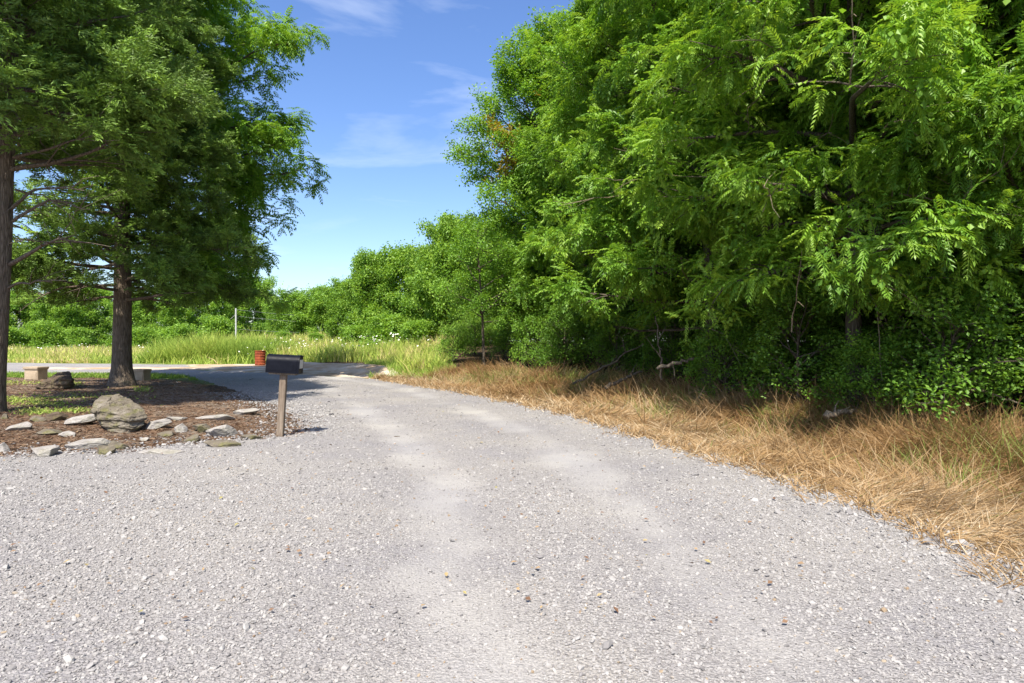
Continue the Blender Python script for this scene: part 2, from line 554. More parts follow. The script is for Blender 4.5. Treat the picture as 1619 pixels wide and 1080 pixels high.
def rot_mats(rng, k, flat=0.35):
    """random orientation, mostly about the vertical"""
    az = rng.uniform(0, 2 * np.pi, k); t1 = rng.normal(0, flat, k); t2 = rng.normal(0, flat, k)
    c, s = np.cos(az), np.sin(az)
    Rz = np.zeros((k, 3, 3)); Rz[:, 0, 0] = c; Rz[:, 0, 1] = -s; Rz[:, 1, 0] = s; Rz[:, 1, 1] = c; Rz[:, 2, 2] = 1
    c, s = np.cos(t1), np.sin(t1)
    Rx = np.zeros((k, 3, 3)); Rx[:, 0, 0] = 1; Rx[:, 1, 1] = c; Rx[:, 1, 2] = -s; Rx[:, 2, 1] = s; Rx[:, 2, 2] = c
    c, s = np.cos(t2), np.sin(t2)
    Ry = np.zeros((k, 3, 3)); Ry[:, 1, 1] = 1; Ry[:, 0, 0] = c; Ry[:, 0, 2] = s; Ry[:, 2, 0] = -s; Ry[:, 2, 2] = c
    return Rz @ Rx @ Ry

b = MB('loose_gravel')
c = b.ramp(b.attr(), [(0.0, (0.139, 0.130, 0.129)), (0.04, (0.203, 0.192, 0.191)), (0.3, (0.258, 0.247, 0.242)), (0.9, (0.328, 0.316, 0.306)), (0.975, (0.362, 0.343, 0.323)), (0.99, (0.279, 0.219, 0.149)), (1.0, (0.209, 0.143, 0.094))])
c = b.mix(0.5, c, b.ramp(b.noise(120, 4, 0.7, b.pos()), [(0.3, (0.75, 0.75, 0.75)), (0.7, (1, 1, 1))]), 'MULTIPLY')
M['stones'] = b.done(b.bsdf(c, 0.9, 0.2))

def scatter_stones():
    rng = np.random.default_rng(5)
    acc = Acc()
    temps = []
    for q in range(8):
        v = ICO1[0] * rng.uniform(0.65, 1.15, (len(ICO1[0]), 1)) * np.array([1.0, rng.uniform(0.65, 0.95), rng.uniform(0.36, 0.6)])
        temps.append((v, ICO1[1]))
    def put(n, y0, y1, size, pw=1.0, xr=None):
        Y = rng.uniform(y0 ** pw, y1 ** pw, n) ** (1 / pw)
        X = rng.uniform(-0.86, 0.86, n) * Y + rng.normal(0, 0.2, n)
        e = road_edge(X, Y)
        tr = track_attr(X, Y)
        pt = fbm(X * 1.1, Y * 1.1, seed=71)
        keep = rng.uniform(0, 1, n) < np.clip(1.05 - 0.95 * tr + 0.9 * (pt - 0.5), 0.22, 1)
        keep &= (e < rng.normal(0.02, 0.10, n)) & (X < 4.5)
        X, Y, tr = X[keep], Y[keep], tr[keep]
        k = len(X)
        s = size * np.exp(rng.normal(0, 0.38, k)) * (1 - 0.35 * tr)
        Z = surf(X, Y) + 0.18 * s
        Mx = rot_mats(rng, k) * s[:, None, None]
        tint = rng.uniform(0, 1, k)
        which = rng.integers(0, 8, k)
        for q in range(8):
            m = which == q
            acc.inst(temps[q], Mx[m], np.stack([X, Y, Z], -1)[m], tint[m])
    put(85000, 1.8, 6.0, 0.0070, 2.0)
    put(9000, 2.0, 7.0, 0.0092, 2.0)
    put(36000, 6.0, 12.0, 0.0095, 1.6)
    put(500, 2.5, 12.0, 0.016, 1.5)
    put(16000, 12.0, 24.0, 0.016, 1.4)
    # the coarse shoulder along the verge and along the bed
    def shoulder(pts, n, wd, size):
        P = np.array(pts); seg = np.linalg.norm(np.diff(P, axis=0), axis=1); cum = np.concatenate([[0], np.cumsum(seg)])
        u = rng.uniform(0, cum[-1], n)
        X = np.interp(u, cum, P[:, 0]) + rng.normal(0, wd, n); Y = np.interp(u, cum, P[:, 1]) + rng.normal(0, wd * 0.6, n)
        s = size * np.exp(rng.normal(0, 0.4, n))
        Z = surf(X, Y) + 0.25 * s
        Mx = rot_mats(rng, n) * s[:, None, None]
        which = rng.integers(0, 8, n); tint = rng.uniform(0.05, 0.95, n)
        for q in range(8):
            m = which == q
            acc.inst(temps[q], Mx[m], np.stack([X, Y, Z], -1)[m], tint[m])
    shoulder([(3.2, 2.5), (3.02, 3.8), (2.88, 5.6), (2.26, 8.06), (1.0, 12.05), (-0.95, 16.3), (-3.65, 21.2)], 7500, 0.24, 0.014)
    shoulder([(-11, 7.4), (-6.3, 7.75), (-4.95, 8.1), (-4.2, 8.7), (-3.3, 9.4), (-3.6, 11), (-5.0, 13.6), (-7.4, 17)], 7500, 0.42, 0.015)
    return acc
tag(scatter_stones().build('gravel_stones', M['stones']), 'loose grey and white crushed stones lying on the gravel road', 'gravel', kind='stuff')

# ------------------------------------------------------------------ grass
def blades(acc, X, Y, Z, H, W, az, lean, bend, tint):
    """curved ribbons: lean = tilt of the root (radians from vertical), bend = extra tilt at the tip"""
    k = len(X)
    P = np.stack([X, Y, Z], -1)
    dh = np.stack([np.cos(az), np.sin(az), np.zeros(k)], -1)
    sd = np.stack([-np.sin(az), np.cos(az), np.zeros(k)], -1)
    th = np.random.default_rng(k).uniform(0, np.pi, k)      # ribbons face any way
    up = np.array([0, 0, 1.0])
    pts = [P]
    for q in range(2):
        a = lean + bend * (q + 0.5) / 2
        step = (H / 2)[:, None] * (np.sin(a)[:, None] * dh + np.cos(a)[:, None] * up)
        pts.append(pts[-1] + step)
    wv = np.cos(th)[:, None] * sd + np.sin(th)[:, None] * (dh * np.cos(lean)[:, None] - up * np.sin(lean)[:, None])
    V = np.stack([pts[0] - wv * W[:, None] / 2, pts[0] + wv * W[:, None] / 2,
                  pts[1] - wv * W[:, None] * .42, pts[1] + wv * W[:, None] * .42,
                  pts[2] - wv * W[:, None] * .10, pts[2] + wv * W[:, None] * .10], 1)
    F = np.array([[0, 1, 3, 2], [2, 3, 5, 4]])[None] + (np.arange(k) * 6)[:, None, None]
    acc.add(V.reshape(-1, 3), F.reshape(-1, 4), np.repeat(tint, 6))

def grass_mat(name, stops, trans=0.3):
    b = MB(name)
    col = b.ramp(b.attr(), stops)
    p = b.bsdf(col, 0.6, 0.25)
    tr = b.n('ShaderNodeBsdfTranslucent'); b.l(col, tr.inputs['Color'])
    ms = b.n('ShaderNodeMixShader', Fac=trans)
    b.l(p, ms.inputs[1]); b.l(tr.outputs[0], ms.inputs[2])
    return b.done(ms.outputs[0])
M['straw'] = grass_mat('straw', [(0.0, (0.148, 0.076, 0.027)), (0.3, (0.272, 0.161, 0.064)), (0.6, (0.387, 0.257, 0.128)), (0.85, (0.495, 0.373, 0.232)), (0.93, (0.561, 0.464, 0.316)), (0.96, (0.20, 0.22, 0.05)), (1.0, (0.14, 0.20, 0.035))])
M['turf'] = grass_mat('turf', [(0.0, (0.10, 0.19, 0.02)), (0.5, (0.21, 0.33, 0.045)), (0.8, (0.26, 0.35, 0.06)), (1.0, (0.42, 0.40, 0.14))])
M['meadow'] = grass_mat('meadow', [(0.0, (0.16, 0.27, 0.04)), (0.45, (0.32, 0.43, 0.07)), (0.75, (0.48, 0.52, 0.12)), (0.9, (0.60, 0.52, 0.22)), (1.0, (0.60, 0.45, 0.25))])

def verge_pts(rng, n, u0, u1, wmax, pw=1.0):
    """points right of the road's right edge; u = distance along it"""
    E = np.array([(3.6, 0), (3.12, 3.8), (2.98, 5.6), (2.36, 8.06), (1.1, 12.05), (-0.85, 16.3), (-3.65, 21.3), (-5.0, 23.2)])
    nrm = []
    d = np.gradient(E, axis=0); d /= np.linalg.norm(d, axis=1)[:, None]
    N = np.stack([d[:, 1], -d[:, 0]], -1)
    seg = np.linalg.norm(np.diff(E, axis=0), axis=1); cum = np.concatenate([[0], np.cumsum(seg)])
    u = rng.uniform(u0, u1, n)
    o = rng.uniform(0, 1, n) ** pw * wmax
    X = np.interp(u, cum, E[:, 0]) + o * np.interp(u, cum, N[:, 0])
    Y = np.interp(u, cum, E[:, 1]) + o * np.interp(u, cum, N[:, 1])
    return X, Y, o

def dry_grass():
    rng = np.random.default_rng(11)
    acc = Acc()
    def put(n, u0, u1, wmax, hmin, hmax, wd, pw=0.9, upright=0.0):
        X, Y, o = verge_pts(rng, n, u0, u1, wmax, pw)
        o = sdf_poly(ROAD, X, Y)
        keep = o > rng.normal(0.02, 0.13, n)
        X, Y, o = X[keep], Y[keep], o[keep]
        k = len(X)
        sw = fbm(X * 0.55, Y * 0.55, seed=81)                 # swirl of the flattened hay
        cl = fbm(X * 1.9, Y * 1.9, seed=82)                   # tufts
        az = -1.1 + 15.0 * (sw - 0.5) + 5.0 * (fbm(X * 2.3, Y * 2.3, seed=84) - 0.5) + rng.normal(0, 0.75, k)
        H = rng.uniform(hmin, hmax, k) * (0.34 + 0.80 * cl) * (0.55 + 0.45 * sstep(0, 0.9, o))
        lean = np.clip(rng.normal(1.26 - upright, 0.26, k) - 0.5 * (cl - 0.5), 0.05, 1.5)
        bend = rng.uniform(0.1, 0.8, k)
        Z = surf(X, Y) + rng.uniform(0, 0.10, k) * sstep(0.1, 0.8, o) * cl * 1.6
        big = fbm(X * 0.45, Y * 0.45, seed=83)
        tint = np.clip(0.58 + 0.75 * (big - 0.5) - 0.20 * sstep(1.2, 3.0, o) + rng.normal(0, 0.16, k), 0.0, 0.93)
        g = rng.uniform(0, 1, k) < 0.02 + 0.22 * sstep(1.3, 3.2, o) * (big > 0.56)
        tint[g] = rng.uniform(0.95, 1.0, g.sum())
        blades(acc, X, Y, Z, H, wd * rng.uniform(0.6, 1.4, k), az, lean, bend, tint)
    put(120000, 0.5, 6.2, 4.6, 0.22, 0.50, 0.0045, 0.95)
    put(80000, 5.5, 12.0, 4.0, 0.24, 0.55, 0.007, 0.95)
    put(45000, 11.5, 20.0, 4.4, 0.25, 0.55, 0.011, 0.9)
    put(26000, 19.0, 27.2, 4.6, 0.3, 0.6, 0.016, 0.9)
    put(9000, 2.5, 9.0, 4.8, 0.35, 0.75, 0.006, 0.45, 0.65)    # standing stems at the back
    put(8000, 9.0, 27.0, 4.6, 0.4, 0.85, 0.011, 0.5, 0.65)
    # ragged edge: straw tufts rooted among the stones
    X, Y, o = verge_pts(rng, 420, 1.0, 24, .01)
    for x, y in zip(X, Y):
        m = 22; r = .05 + .004 * y; f = abs(rng.normal(0, .13))
        x_ = x - f + rng.normal(0, r, m); y_ = y - f * .5 + rng.normal(0, r, m)
        blades(acc, x_, y_, surf(x_, y_), rng.uniform(.06, .24, m), np.full(m, .004 + .0006 * y), rng.uniform(0, 6.28, m), np.abs(rng.normal(.9, .4, m)), rng.uniform(.2, 1.0, m), np.clip(rng.normal(.6, .2, m), 0, .93))
    # green tufts along the back of the verge and a few in the straw
    n = 900
    X, Y, o = verge_pts(rng, n, 1.0, 24, 4.4, 0.5)
    for x, y in zip(X, Y):
        if sdf_poly(ROAD, np.array([x]), np.array([y]))[0] < 1.2 or vnoise(np.array([x * .8]), np.array([y * .8]), seed=86)[0] < .52: continue
        m = 16; r = .10 + .004 * y
        x_ = x + rng.normal(0, r, m); y_ = y + rng.normal(0, r, m)
        blades(acc, x_, y_, surf(x_, y_), rng.uniform(.18, .5, m), np.full(m, .005 + .0006 * y), rng.uniform(0, 6.28, m), np.abs(rng.normal(.35, .3, m)), rng.uniform(.2, 1.2, m), rng.uniform(.95, 1.0, m))
    return acc
tag(dry_grass().build('dry_grass', M['straw']), 'flattened straw coloured dry grass along the right side of the road', 'dry grass', kind='stuff')

def field_grass():
    rng = np.random.default_rng(12)
    acc = Acc()
    def put(n, x0, x1, y0, y1, h0, h1, wd, t0, ts, lean=0.25, cond=None):
        X = rng.uniform(x0, x1, n); Y = rng.uniform(y0 ** .5, y1 ** .5, n) ** 2
        if y1 > y0 + 3: Y = y0 + (y1 - y0) * rng.uniform(0, 1, n) ** 1.6
        k = np.ones(n, bool)
        k &= sdf_poly(ROAD, X, Y) > 0.25
        k &= sdf_poly(DIRT, X, Y) > 0.15
        if cond is not None: k &= cond(X, Y)
        X, Y = X[k], Y[k]; n = len(X)
        cl = fbm(X * 0.5, Y * 0.5, seed=91)
        dr = sdf_poly(ROAD, X, Y)
        H = rng.uniform(h0, h1, n) * (0.4 + 1.2 * cl)* (0.35 + 0.65 * sstep(0.2, 3.0, dr))
        tint = np.clip(t0 + 1.0 * (cl - 0.5) + rng.normal(0, ts, n), 0, 1)
        blades(acc, X, Y, surf(X, Y), H, wd * rng.uniform(.6, 1.4, n), rng.uniform(0, 6.28, n), np.abs(rng.normal(0, lean, n)), rng.uniform(0.1, 0.9, n), tint)
    put(80000, -64, -13, 40, 62, 0.35, 0.8, 0.045, 0.62, 0.2)
    put(16000, -34, -6, 35, 50, 0.5, 1.05, 0.04, 0.42, 0.2, cond=lambda x, y: x > -22 + 0.2 * (y - 36))
    put(14000, -14, -3.2, 27, 44, 0.4, 0.95, 0.03, 0.6, 0.22, cond=lambda x, y: sdf_poly([(-3.6, 25), (-1, 27), (-2, 44), (-16, 44), (-14, 37.5), (-7, 33)], x, y) < 0)
    put(7000, -23.5, -15.5, 39.5, 45, 1.2, 1.9, 0.04, 0.30, 0.12)
    return acc
tag(field_grass().build('meadow_grass', M['meadow']), 'tall yellow green meadow grass with tan seed heads beyond the drive', 'meadow grass', kind='stuff')

def strip_grass():
    rng = np.random.default_rng(13)
    acc = Acc()
    n = 42000
    X = rng.uniform(-34, -11, n); Y = rng.uniform(22.6, 27.3, n)
    k = (sdf_poly(ROAD, X, Y) > 0.1) & (fbm(X * 0.9, Y * 0.9, seed=95) + 0.11 * (Y - 24) > 0.42)
    X, Y = X[k], Y[k]; n = len(X)
    blades(acc, X, Y, surf(X, Y), rng.uniform(0.06, 0.17, n), rng.uniform(0.012, 0.03, n), rng.uniform(0, 6.28, n), np.abs(rng.normal(0.2, .3, n)), rng.uniform(.2, .9, n), np.clip(rng.normal(.5, .2, n), 0, 1))
    n = 9000                                             # green at the end of the dirt track
    X = rng.uniform(-9, -2.5, n); Y = rng.uniform(24, 33, n)
    k = (sdf_poly([(-5.4, 24.2), (-3, 22.4), (-2, 26), (-4.5, 33), (-8, 33.5), (-6, 30), (-4.8, 26.4)], X, Y) < 0.2) & (sdf_poly(ROAD, X, Y) > 0.2)
    X, Y = X[k], Y[k]; n = len(X)
    blades(acc, X, Y, surf(X, Y), rng.uniform(0.15, 0.4, n), rng.uniform(0.012, 0.03, n), rng.uniform(0, 6.28, n), np.abs(rng.normal(0.2, .3, n)), rng.uniform(.2, .9, n), np.clip(rng.normal(.6, .2, n), 0, 1))
    # thin moss-like weeds on the bed
    for (px, py, rx, ry, m) in [(18, 606, 45, 3, 900), (25, 633, 55, 5, 1500), (62, 640, 40, 4, 900), (62, 652, 30, 4, 1100), (115, 651, 24, 3, 900), (118, 608, 10, 4, 500), (225, 617, 14, 4, 500), (120, 630, 90, 9, 900)]:
        m //= 3; qx = rng.normal(px, rx * .6, m); qy = np.clip(rng.normal(py, ry * .6, m), 598, 700)
        Yq = (CAMH - 0.08) * FPX / (qy - CY); Xq = (qx - CX) / FPX * Yq
        blades(acc, Xq, Yq, surf(Xq, Yq), rng.uniform(0.03, 0.09, m), rng.uniform(0.015, 0.035, m), rng.uniform(0, 6.28, m), np.abs(rng.normal(0.7, .3, m)), rng.uniform(.2, .9, m), np.clip(rng.normal(.82, .12, m), 0, .97))
    return acc
tag(strip_grass().build('short_grass', M['turf']), 'short green grass and low weeds around the bare soil under the cedars', 'grass', kind='stuff')

def flowers():
    rng = np.random.default_rng(14)
    acc, heads = Acc(), Acc()
    disc = (np.array([[math.cos(a), math.sin(a), 0.12 * (i % 2)] for i, a in enumerate(np.linspace(0, 6.283, 8, endpoint=False))]), np.arange(8)[None])
    pts = []
    for (x0, x1, y0, y1, n) in [(-17, -7, 38, 46, 190), (-60, -20, 41, 52, 170), (-9, -4, 34, 44, 60)]:
        X = rng.uniform(x0, x1, n); Y = rng.uniform(y0, y1, n)
        pts.append(np.stack([X, Y, surf(X, Y) + rng.uniform(0.6, 1.25, n)], -1))
    P = np.concatenate(pts); k = len(P)
    m = rot_mats(rng, k, 0.45) * rng.uniform(0.03, 0.065, k)[:, None, None]
    heads.inst(disc, m, P, rng.uniform(0, 1, k))
    for p in P[::1]:
        q = p.copy(); q[2] = p[2] - 0.9
        tube(acc, [q, p - (0, 0, .01)], [0.006, 0.004], 3, cap=False)
    heads.v += acc.v
    heads.f += [f + heads.n for f in acc.f]; heads.t += acc.t; heads.m += [np.ones_like(x) for x in acc.m]
    return heads
b = MB('white_umbel'); M['umbel'] = b.done(b.bsdf((0.78, 0.78, 0.70), 0.8, 0.1))
b = MB('flower_stalk'); M['stalk'] = b.done(b.bsdf((0.16, 0.25, 0.05), 0.8, 0.1))
tag(flowers().build('wildflowers', [M['umbel'], M['stalk']]), 'white flat topped wildflowers dotted through the tall meadow grass', 'wildflowers', kind='stuff')

# ---- litter on the bed: needles, leaves, bark chips
def litter():
    rng = np.random.default_rng(15)
    acc = Acc()
    n = 52000
    Y = 7.3 + 16 * rng.uniform(0, 1, n) ** 1.8
    X = rng.uniform(-0.86, -0.28, n) * Y
    k = bed_edge(X, Y) < rng.normal(-0.05, 0.15, n)
    X, Y = X[k], Y[k]; n = len(X)
    blades(acc, X, Y, surf(X, Y) + 0.006, rng.uniform(0.03, 0.12, n), rng.uniform(0.004, 0.012, n), rng.uniform(0, 6.28, n), rng.normal(1.45, .15, n), rng.uniform(-.1, .3, n), rng.uniform(0, .62, n))
    n = 4500
    Y = 7.3 + 16 * rng.uniform(0, 1, n) ** 1.6
    X = rng.uniform(-0.86, -0.28, n) * Y
    k = bed_edge(X, Y) < rng.normal(-0.1, 0.15, n)
    X, Y = X[k], Y[k]; n = len(X)
    leaf = (np.array([[0, -.5, 0], [.32, 0, .12], [0, .55, 0.02], [-.32, 0, .12]]), np.array([[0, 1, 2, 3]]))
    acc.inst(leaf, rot_mats(rng, n, .4) * rng.uniform(.02, .05, n)[:, None, None], np.stack([X, Y, surf(X, Y) + .012], -1), rng.uniform(0, .8, n))
    # a few fallen leaves on the gravel
    n = 420
    Y = rng.uniform(3 ** .5, 14 ** .5, n) ** 2; X = rng.uniform(-.8, .5, n) * Y
    k = road_edge(X, Y) < -.1
    X, Y = X[k], Y[k]; n = len(X)
    acc.inst(leaf, rot_mats(rng, n, .3) * rng.uniform(.02, .045, n)[:, None, None], np.stack([X, Y, surf(X, Y) + .02], -1), rng.uniform(.3, .95, n))
    return acc
M['litter'] = grass_mat('litter', [(0.0, (0.051, 0.029, 0.019)), (0.35, (0.138, 0.076, 0.044)), (0.6, (0.230, 0.147, 0.089)), (0.85, (0.331, 0.235, 0.126)), (1.0, (0.221, 0.235, 0.063))], 0.1)
tag(litter().build('leaf_litter', M['litter']), 'brown fallen needles and dead leaves on the soil under the cedars', 'leaf litter', kind='stuff')

# ------------------------------------------------------------------ trees
def frond_template(pairs, length, ll, lw, droop, hang, seed):
    rng = np.random.default_rng(seed)
    V, F = [], []
    def P(s): return np.array([length * s * (1 - 0.12 * droop * s), 0, -droop * length * s * s])
    st = np.linspace(0.16, 0.97, pairs)
    for s in st:
        base = P(s); tg = P(s + .02) - P(s); tg /= np.linalg.norm(tg)
        prof = 0.55 + 0.55 * math.sin(math.pi * min(1, s * 0.95)) ** 0.7
        for sg in (-1, 1):
            d = np.array([0.45, sg * 1.0, -hang + rng.normal(0, .15)]) + 0.3 * tg
            d /= np.linalg.norm(d)
            l = ll * prof * rng.uniform(.85, 1.1)
            up = np.array([0, 0, 1.0])
            sid = np.cross(up, d); sid /= np.linalg.norm(sid)
            sid = sid + up * rng.normal(0, .25)
            n = len(V)
            V += [base, base + d * l * .42 + sid * lw * prof * .5 + up * .10 * lw, base + d * l - up * .12 * l, base + d * l * .42 - sid * lw * prof * .5 + up * .10 * lw]
            F.append([n, n + 1, n + 2, n + 3])
    base = P(.97); tg = P(1.0) - P(.95); tg /= np.linalg.norm(tg)
    sid = np.array([0, 1.0, 0]); n = len(V)
    V += [base, base + tg * ll * .4 + sid * lw * .45, base + tg * ll * .9, base + tg * ll * .4 - sid * lw * .45]; F.append([n, n + 1, n + 2, n + 3])
    n = len(V); r = .004
    for s in (0, .5, 1): V += [P(s) + (0, r, 0), P(s) - (0, r, 0)]
    F += [[n, n + 1, n + 3, n + 2], [n + 2, n + 3, n + 5, n + 4]]
    return np.array(V), np.array(F)

def spray_template(seed, size=0.34, n=38):
    """a tuft of scale-leaved cedar: narrow slips along forking sprigs"""
    rng = np.random.default_rng(seed)
    V, F = [], []
    for q in range(n):
        s = rng.uniform(0.05, 1.0)
        base = np.array([size * s, 0, -0.10 * size * s * s]) + rng.normal(0, .03 * size / .34, 3)
        ang = rng.choice([-1, 1]) * rng.uniform(.25, 1.0)
        d = np.array([math.cos(ang), math.sin(ang), rng.normal(0.05, .38)]); d /= np.linalg.norm(d)
        l = size * rng.uniform(.18, .40); wd = size * rng.uniform(.026, .050)
        sid = np.cross(d, rng.normal(0, 1, 3)); sid /= np.linalg.norm(sid)
        k = len(V)
        V += [base, base + d * l * .5 + sid * wd, base + d * l + np.array([0, 0, -.15 * l]), base + d * l * .5 - sid * wd]; F.append([k, k + 1, k + 2, k + 3])
    return np.array(V), np.array(F)

def leafclump_template(seed, n=9, rad=.2, ll=.11, lw=.07):
    rng = np.random.default_rng(seed)
    V, F = [], []
    for q in range(n):
        base = rng.normal(0, rad * .55, 3) * np.array([1, 1, .7])
        d = base / (np.linalg.norm(base) + 1e-6) * .7 + rng.normal(0, .5, 3) + np.array([0, 0, -.25]); d /= np.linalg.norm(d)
        up = np.array([0, 0, 1.0]) + rng.normal(0, .45, 3)
        sid = np.cross(up, d); sid /= np.linalg.norm(sid) + 1e-6
        l = ll * rng.uniform(.7, 1.25); k = len(V)
        nrm = np.cross(d, sid)
        V += [base, base + d * l * .45 + sid * lw * .5 + nrm * lw * .15, base + d * l, base + d * l * .45 - sid * lw * .5 + nrm * lw * .15]; F.append([k, k + 1, k + 2, k + 3])
    return np.array(V), np.array(F)

def unit(v):
    return v / (np.linalg.norm(v, axis=-1, keepdims=True) + 1e-9)

def skeleton(rng, H, r0, cb, env, nl, elev, n2=2.2, n3=5, curve=0.1, lean=(0, 0), wob=0.02, twig=(.2, .5), sub=.32, side=None, flare=1.35, top=1.0, trunk_sides=12, forks=0):
    """trunk and limbs as tubes; returns woody acc, anchors (pos, dir)"""
    acc = Acc()
    n = 16
    t = np.linspace(0, 1, n)
    tr = np.stack([lean[0] * t * H, lean[1] * t * H, t * H * top], -1)
    tr[:, :2] += np.cumsum(rng.normal(0, wob, (n, 2)), 0) * (t[:, None] > 0) * H / 12
    rad = r0 * (1 - t) ** 0.75 + 0.012
    rad[0] *= flare
    tt = np.concatenate([[0, 0.012, 0.035], t[1:]])
    trp = np.stack([np.interp(tt, t, tr[:, q]) for q in range(3)], -1)
    rr = np.interp(tt, t, rad); rr[0] = r0 * flare; rr[1] = r0 * (1 + (flare - 1) * .45); rr[2] = r0 * (1 + (flare - 1) * .12); 
    trp[0, 2] -= 0.15
    tube(acc, trp, rr, trunk_sides, cap=False)
    AP, AD = [], []
    for i in range(nl):
        f = (i + rng.uniform(0, 1)) / nl
        th = cb + (1 - cb) * f * 0.985
        az = i * 2.39996 + rng.uniform(-.5, .5)
        Ln = env(f, az) * rng.uniform(.72, 1.1)
        if Ln < .15: continue
        el = elev(f) + rng.normal(0, .14)
        st = np.array([np.interp(th, t, tr[:, q]) for q in range(3)])
        d = np.array([math.cos(az) * math.cos(el), math.sin(az) * math.cos(el), math.sin(el)])
        s = np.linspace(0, 1, 7)
        pts = st + d * Ln * s[:, None] + np.array([0, 0, 1]) * (curve * Ln * s * s)[:, None]
        pts += np.cumsum(rng.normal(0, .035 * Ln, (7, 3)), 0) * s[:, None]
        rb = np.interp(th, t, rad)
        rl = min(.55 * rb, .012 + .013 * Ln)
        tube(acc, pts, rl * (1 - s) ** .8 + .006, 6, cap=False)
        m = int(n2 * Ln) + 2
        for q in range(m):
            ss = rng.uniform(.18, 1.0) ** .8
            p0 = np.array([np.interp(ss, s, pts[:, c]) for c in range(3)])
            tg = unit(pts[min(6, int(ss * 6) + 1)] - pts[max(0, int(ss * 6) - 1)])
            ra = rng.choice([-1, 1]) * rng.uniform(.35, 1.25)
            c_, s_ = math.cos(ra), math.sin(ra)
            d2 = np.array([tg[0] * c_ - tg[1] * s_, tg[0] * s_ + tg[1] * c_, tg[2] * .6 + rng.normal(.08, .3)])
            d2 = unit(d2)
            l2 = (sub * Ln * (1.25 - ss) + .3) * rng.uniform(.6, 1.15)
            u = np.linspace(0, 1, 4)
            p2 = p0 + d2 * l2 * u[:, None] + np.array([0, 0, 1]) * ((curve - .12) * l2 * u * u)[:, None]
            tube(acc, p2, rl * .4 * (1 - ss * .5) * (1 - u) + .004, 4, cap=False)
            k = max(2, int(n3 * (.5 + .6 * l2)))
            for z in range(k):
                uu = rng.uniform(.25, 1.05)
                pp = p0 + d2 * l2 * uu
                d3 = unit(d2 * .7 + rng.normal(0, .55, 3) + np.array([0, 0, .1]))
                l3 = rng.uniform(*twig)
                e = pp + d3 * l3
                if z % 2 == 0:
                    tube(acc, [pp, e], [.005, .003], 3, cap=False)
                AP.append(e); AD.append(d3)
        AP.append(pts[-1]); AD.append(d)
    return acc, np.array(AP), np.array(AD), tr

def foliage(rng, acc, AP, AD, temps, per, spread, scale, updir=.1, zbias=None, tint=(.5, .22), jitter=.08, mat=0, matfun=None, tintfun=None):
    k = len(AP) * per
    P = np.repeat(AP, per, 0) + rng.normal(0, jitter, (k, 3))
    D = unit(np.repeat(AD, per, 0) * (1 - spread) + spread * unit(rng.normal(0, 1, (k, 3))) * np.array([1, 1, .55]) + np.array([0, 0, updir]))
    up = np.array([0, 0, 1.0]) + rng.normal(0, .22, (k, 3))
    yv = unit(np.cross(up, D)); zv = np.cross(D, yv)
    Mx = np.stack([D, yv, zv], -1) * (scale * rng.uniform(.7, 1.2, k))[:, None, None]
    tn = np.clip(rng.normal(tint[0], tint[1], k) + np.repeat(rng.normal(0, tint[1] * .6, len(AP)), per), 0, 1)
    which = rng.integers(0, len(temps), k)
    mi = matfun(P) if matfun else np.full(k, mat)
    for q in range(len(temps)):
        for mm in np.unique(mi):
            s = (which == q) & (mi == mm)
            acc.inst(temps[q], Mx[s], P[s], tn[s], int(mm))

WAL = [frond_template(8, .50, .125, .040, .35 + .18 * q, .45 + .15 * q, q) for q in range(4)]
WALF = [frond_template(5, .50, .17, .065, .35 + .2 * q, .5 + .15 * q, q + 9) for q in range(3)]
CED = [spray_template(q) for q in range(4)]
CLM = [leafclump_template(q) for q in range(4)]
VINE = leafclump_template(31, 9, .30, .13, .105)
CLF = [leafclump_template(q + 5, 9, .32, .22, .15) for q in range(4)]

def make_tree(name, seed, H, r0, cb, env, nl, elev, temps, per, scale, leaf, bark, spread=.75, tint=(.5, .22), jitter=.08, updir=.1, matfun=None, leafmats=None, keep=None, **kw):
    rng = np.random.default_rng(seed)
    woody, AP, AD, tr = skeleton(rng, H, r0, cb, env, nl, elev, **kw)
    if keep is not None:
        k = keep(AP, rng); AP, AD = AP[k], AD[k]
    o = empty(name, (0, 0, 0))
    woody.build('trunk', M[bark], o, smooth=True)
    fa = Acc()
    foliage(rng, fa, AP, AD, temps, per, spread, scale, updir, tint=tint, jitter=jitter, matfun=matfun)
    fa.build('crown', [M[q] for q in (leafmats or [leaf])], o)
    return o

def place(o, x, y, rz=0.0, s=1.0, dz=0.0, label=None, cat='tree', group=None):
    o.location = (x, y, gz(x, y) + dz)
    o.rotation_euler = (0, 0, rz)
    o.scale = (s, s, s) if np.ndim(s) == 0 else s
    return tag(o, label, cat, group)

def dome(r, lo=.55, peak=.4):
    """crown radius by height fraction f"""
    def e(f, az):
        if f < peak: v = lo + (1 - lo) * math.sin(math.pi / 2 * f / peak)
        else: v = math.cos(math.pi / 2 * ((f - peak) / (1 - peak)) ** 1.3) ** .75 if f < 1 else 0
        return r * max(v, .08)
    return e
def toward(e, az0, k):
    """longer limbs towards azimuth az0 (the open, sunny side)"""
    return lambda f, az: e(f, az) * (1 + k * math.cos(az - az0))

WEST = math.pi
EDGE = 'trees along the edge of the wood'
# --- the bright walnut whose fronds hang over the verge
low = lambda z: (lambda P, rng: P[:, 2] > z + rng.normal(0, .25, len(P)))
t1 = make_tree('walnut_tree', 101, 12.5, .13, .16, toward(dome(3.3, .8, .35), WEST + .5, .22), 84, lambda f: .15 + .7 * f, WAL + [VINE], 9, .68, 'walnut', 'bark', n2=2.3, n3=5, curve=-.12, spread=.8, tint=(.68, .22), keep=low(1.55))
place(t1, 6.0, 11.0, 0, 1, 0, 'bright green tree with long feathery leaves hanging low over the dry grass verge', group=EDGE)
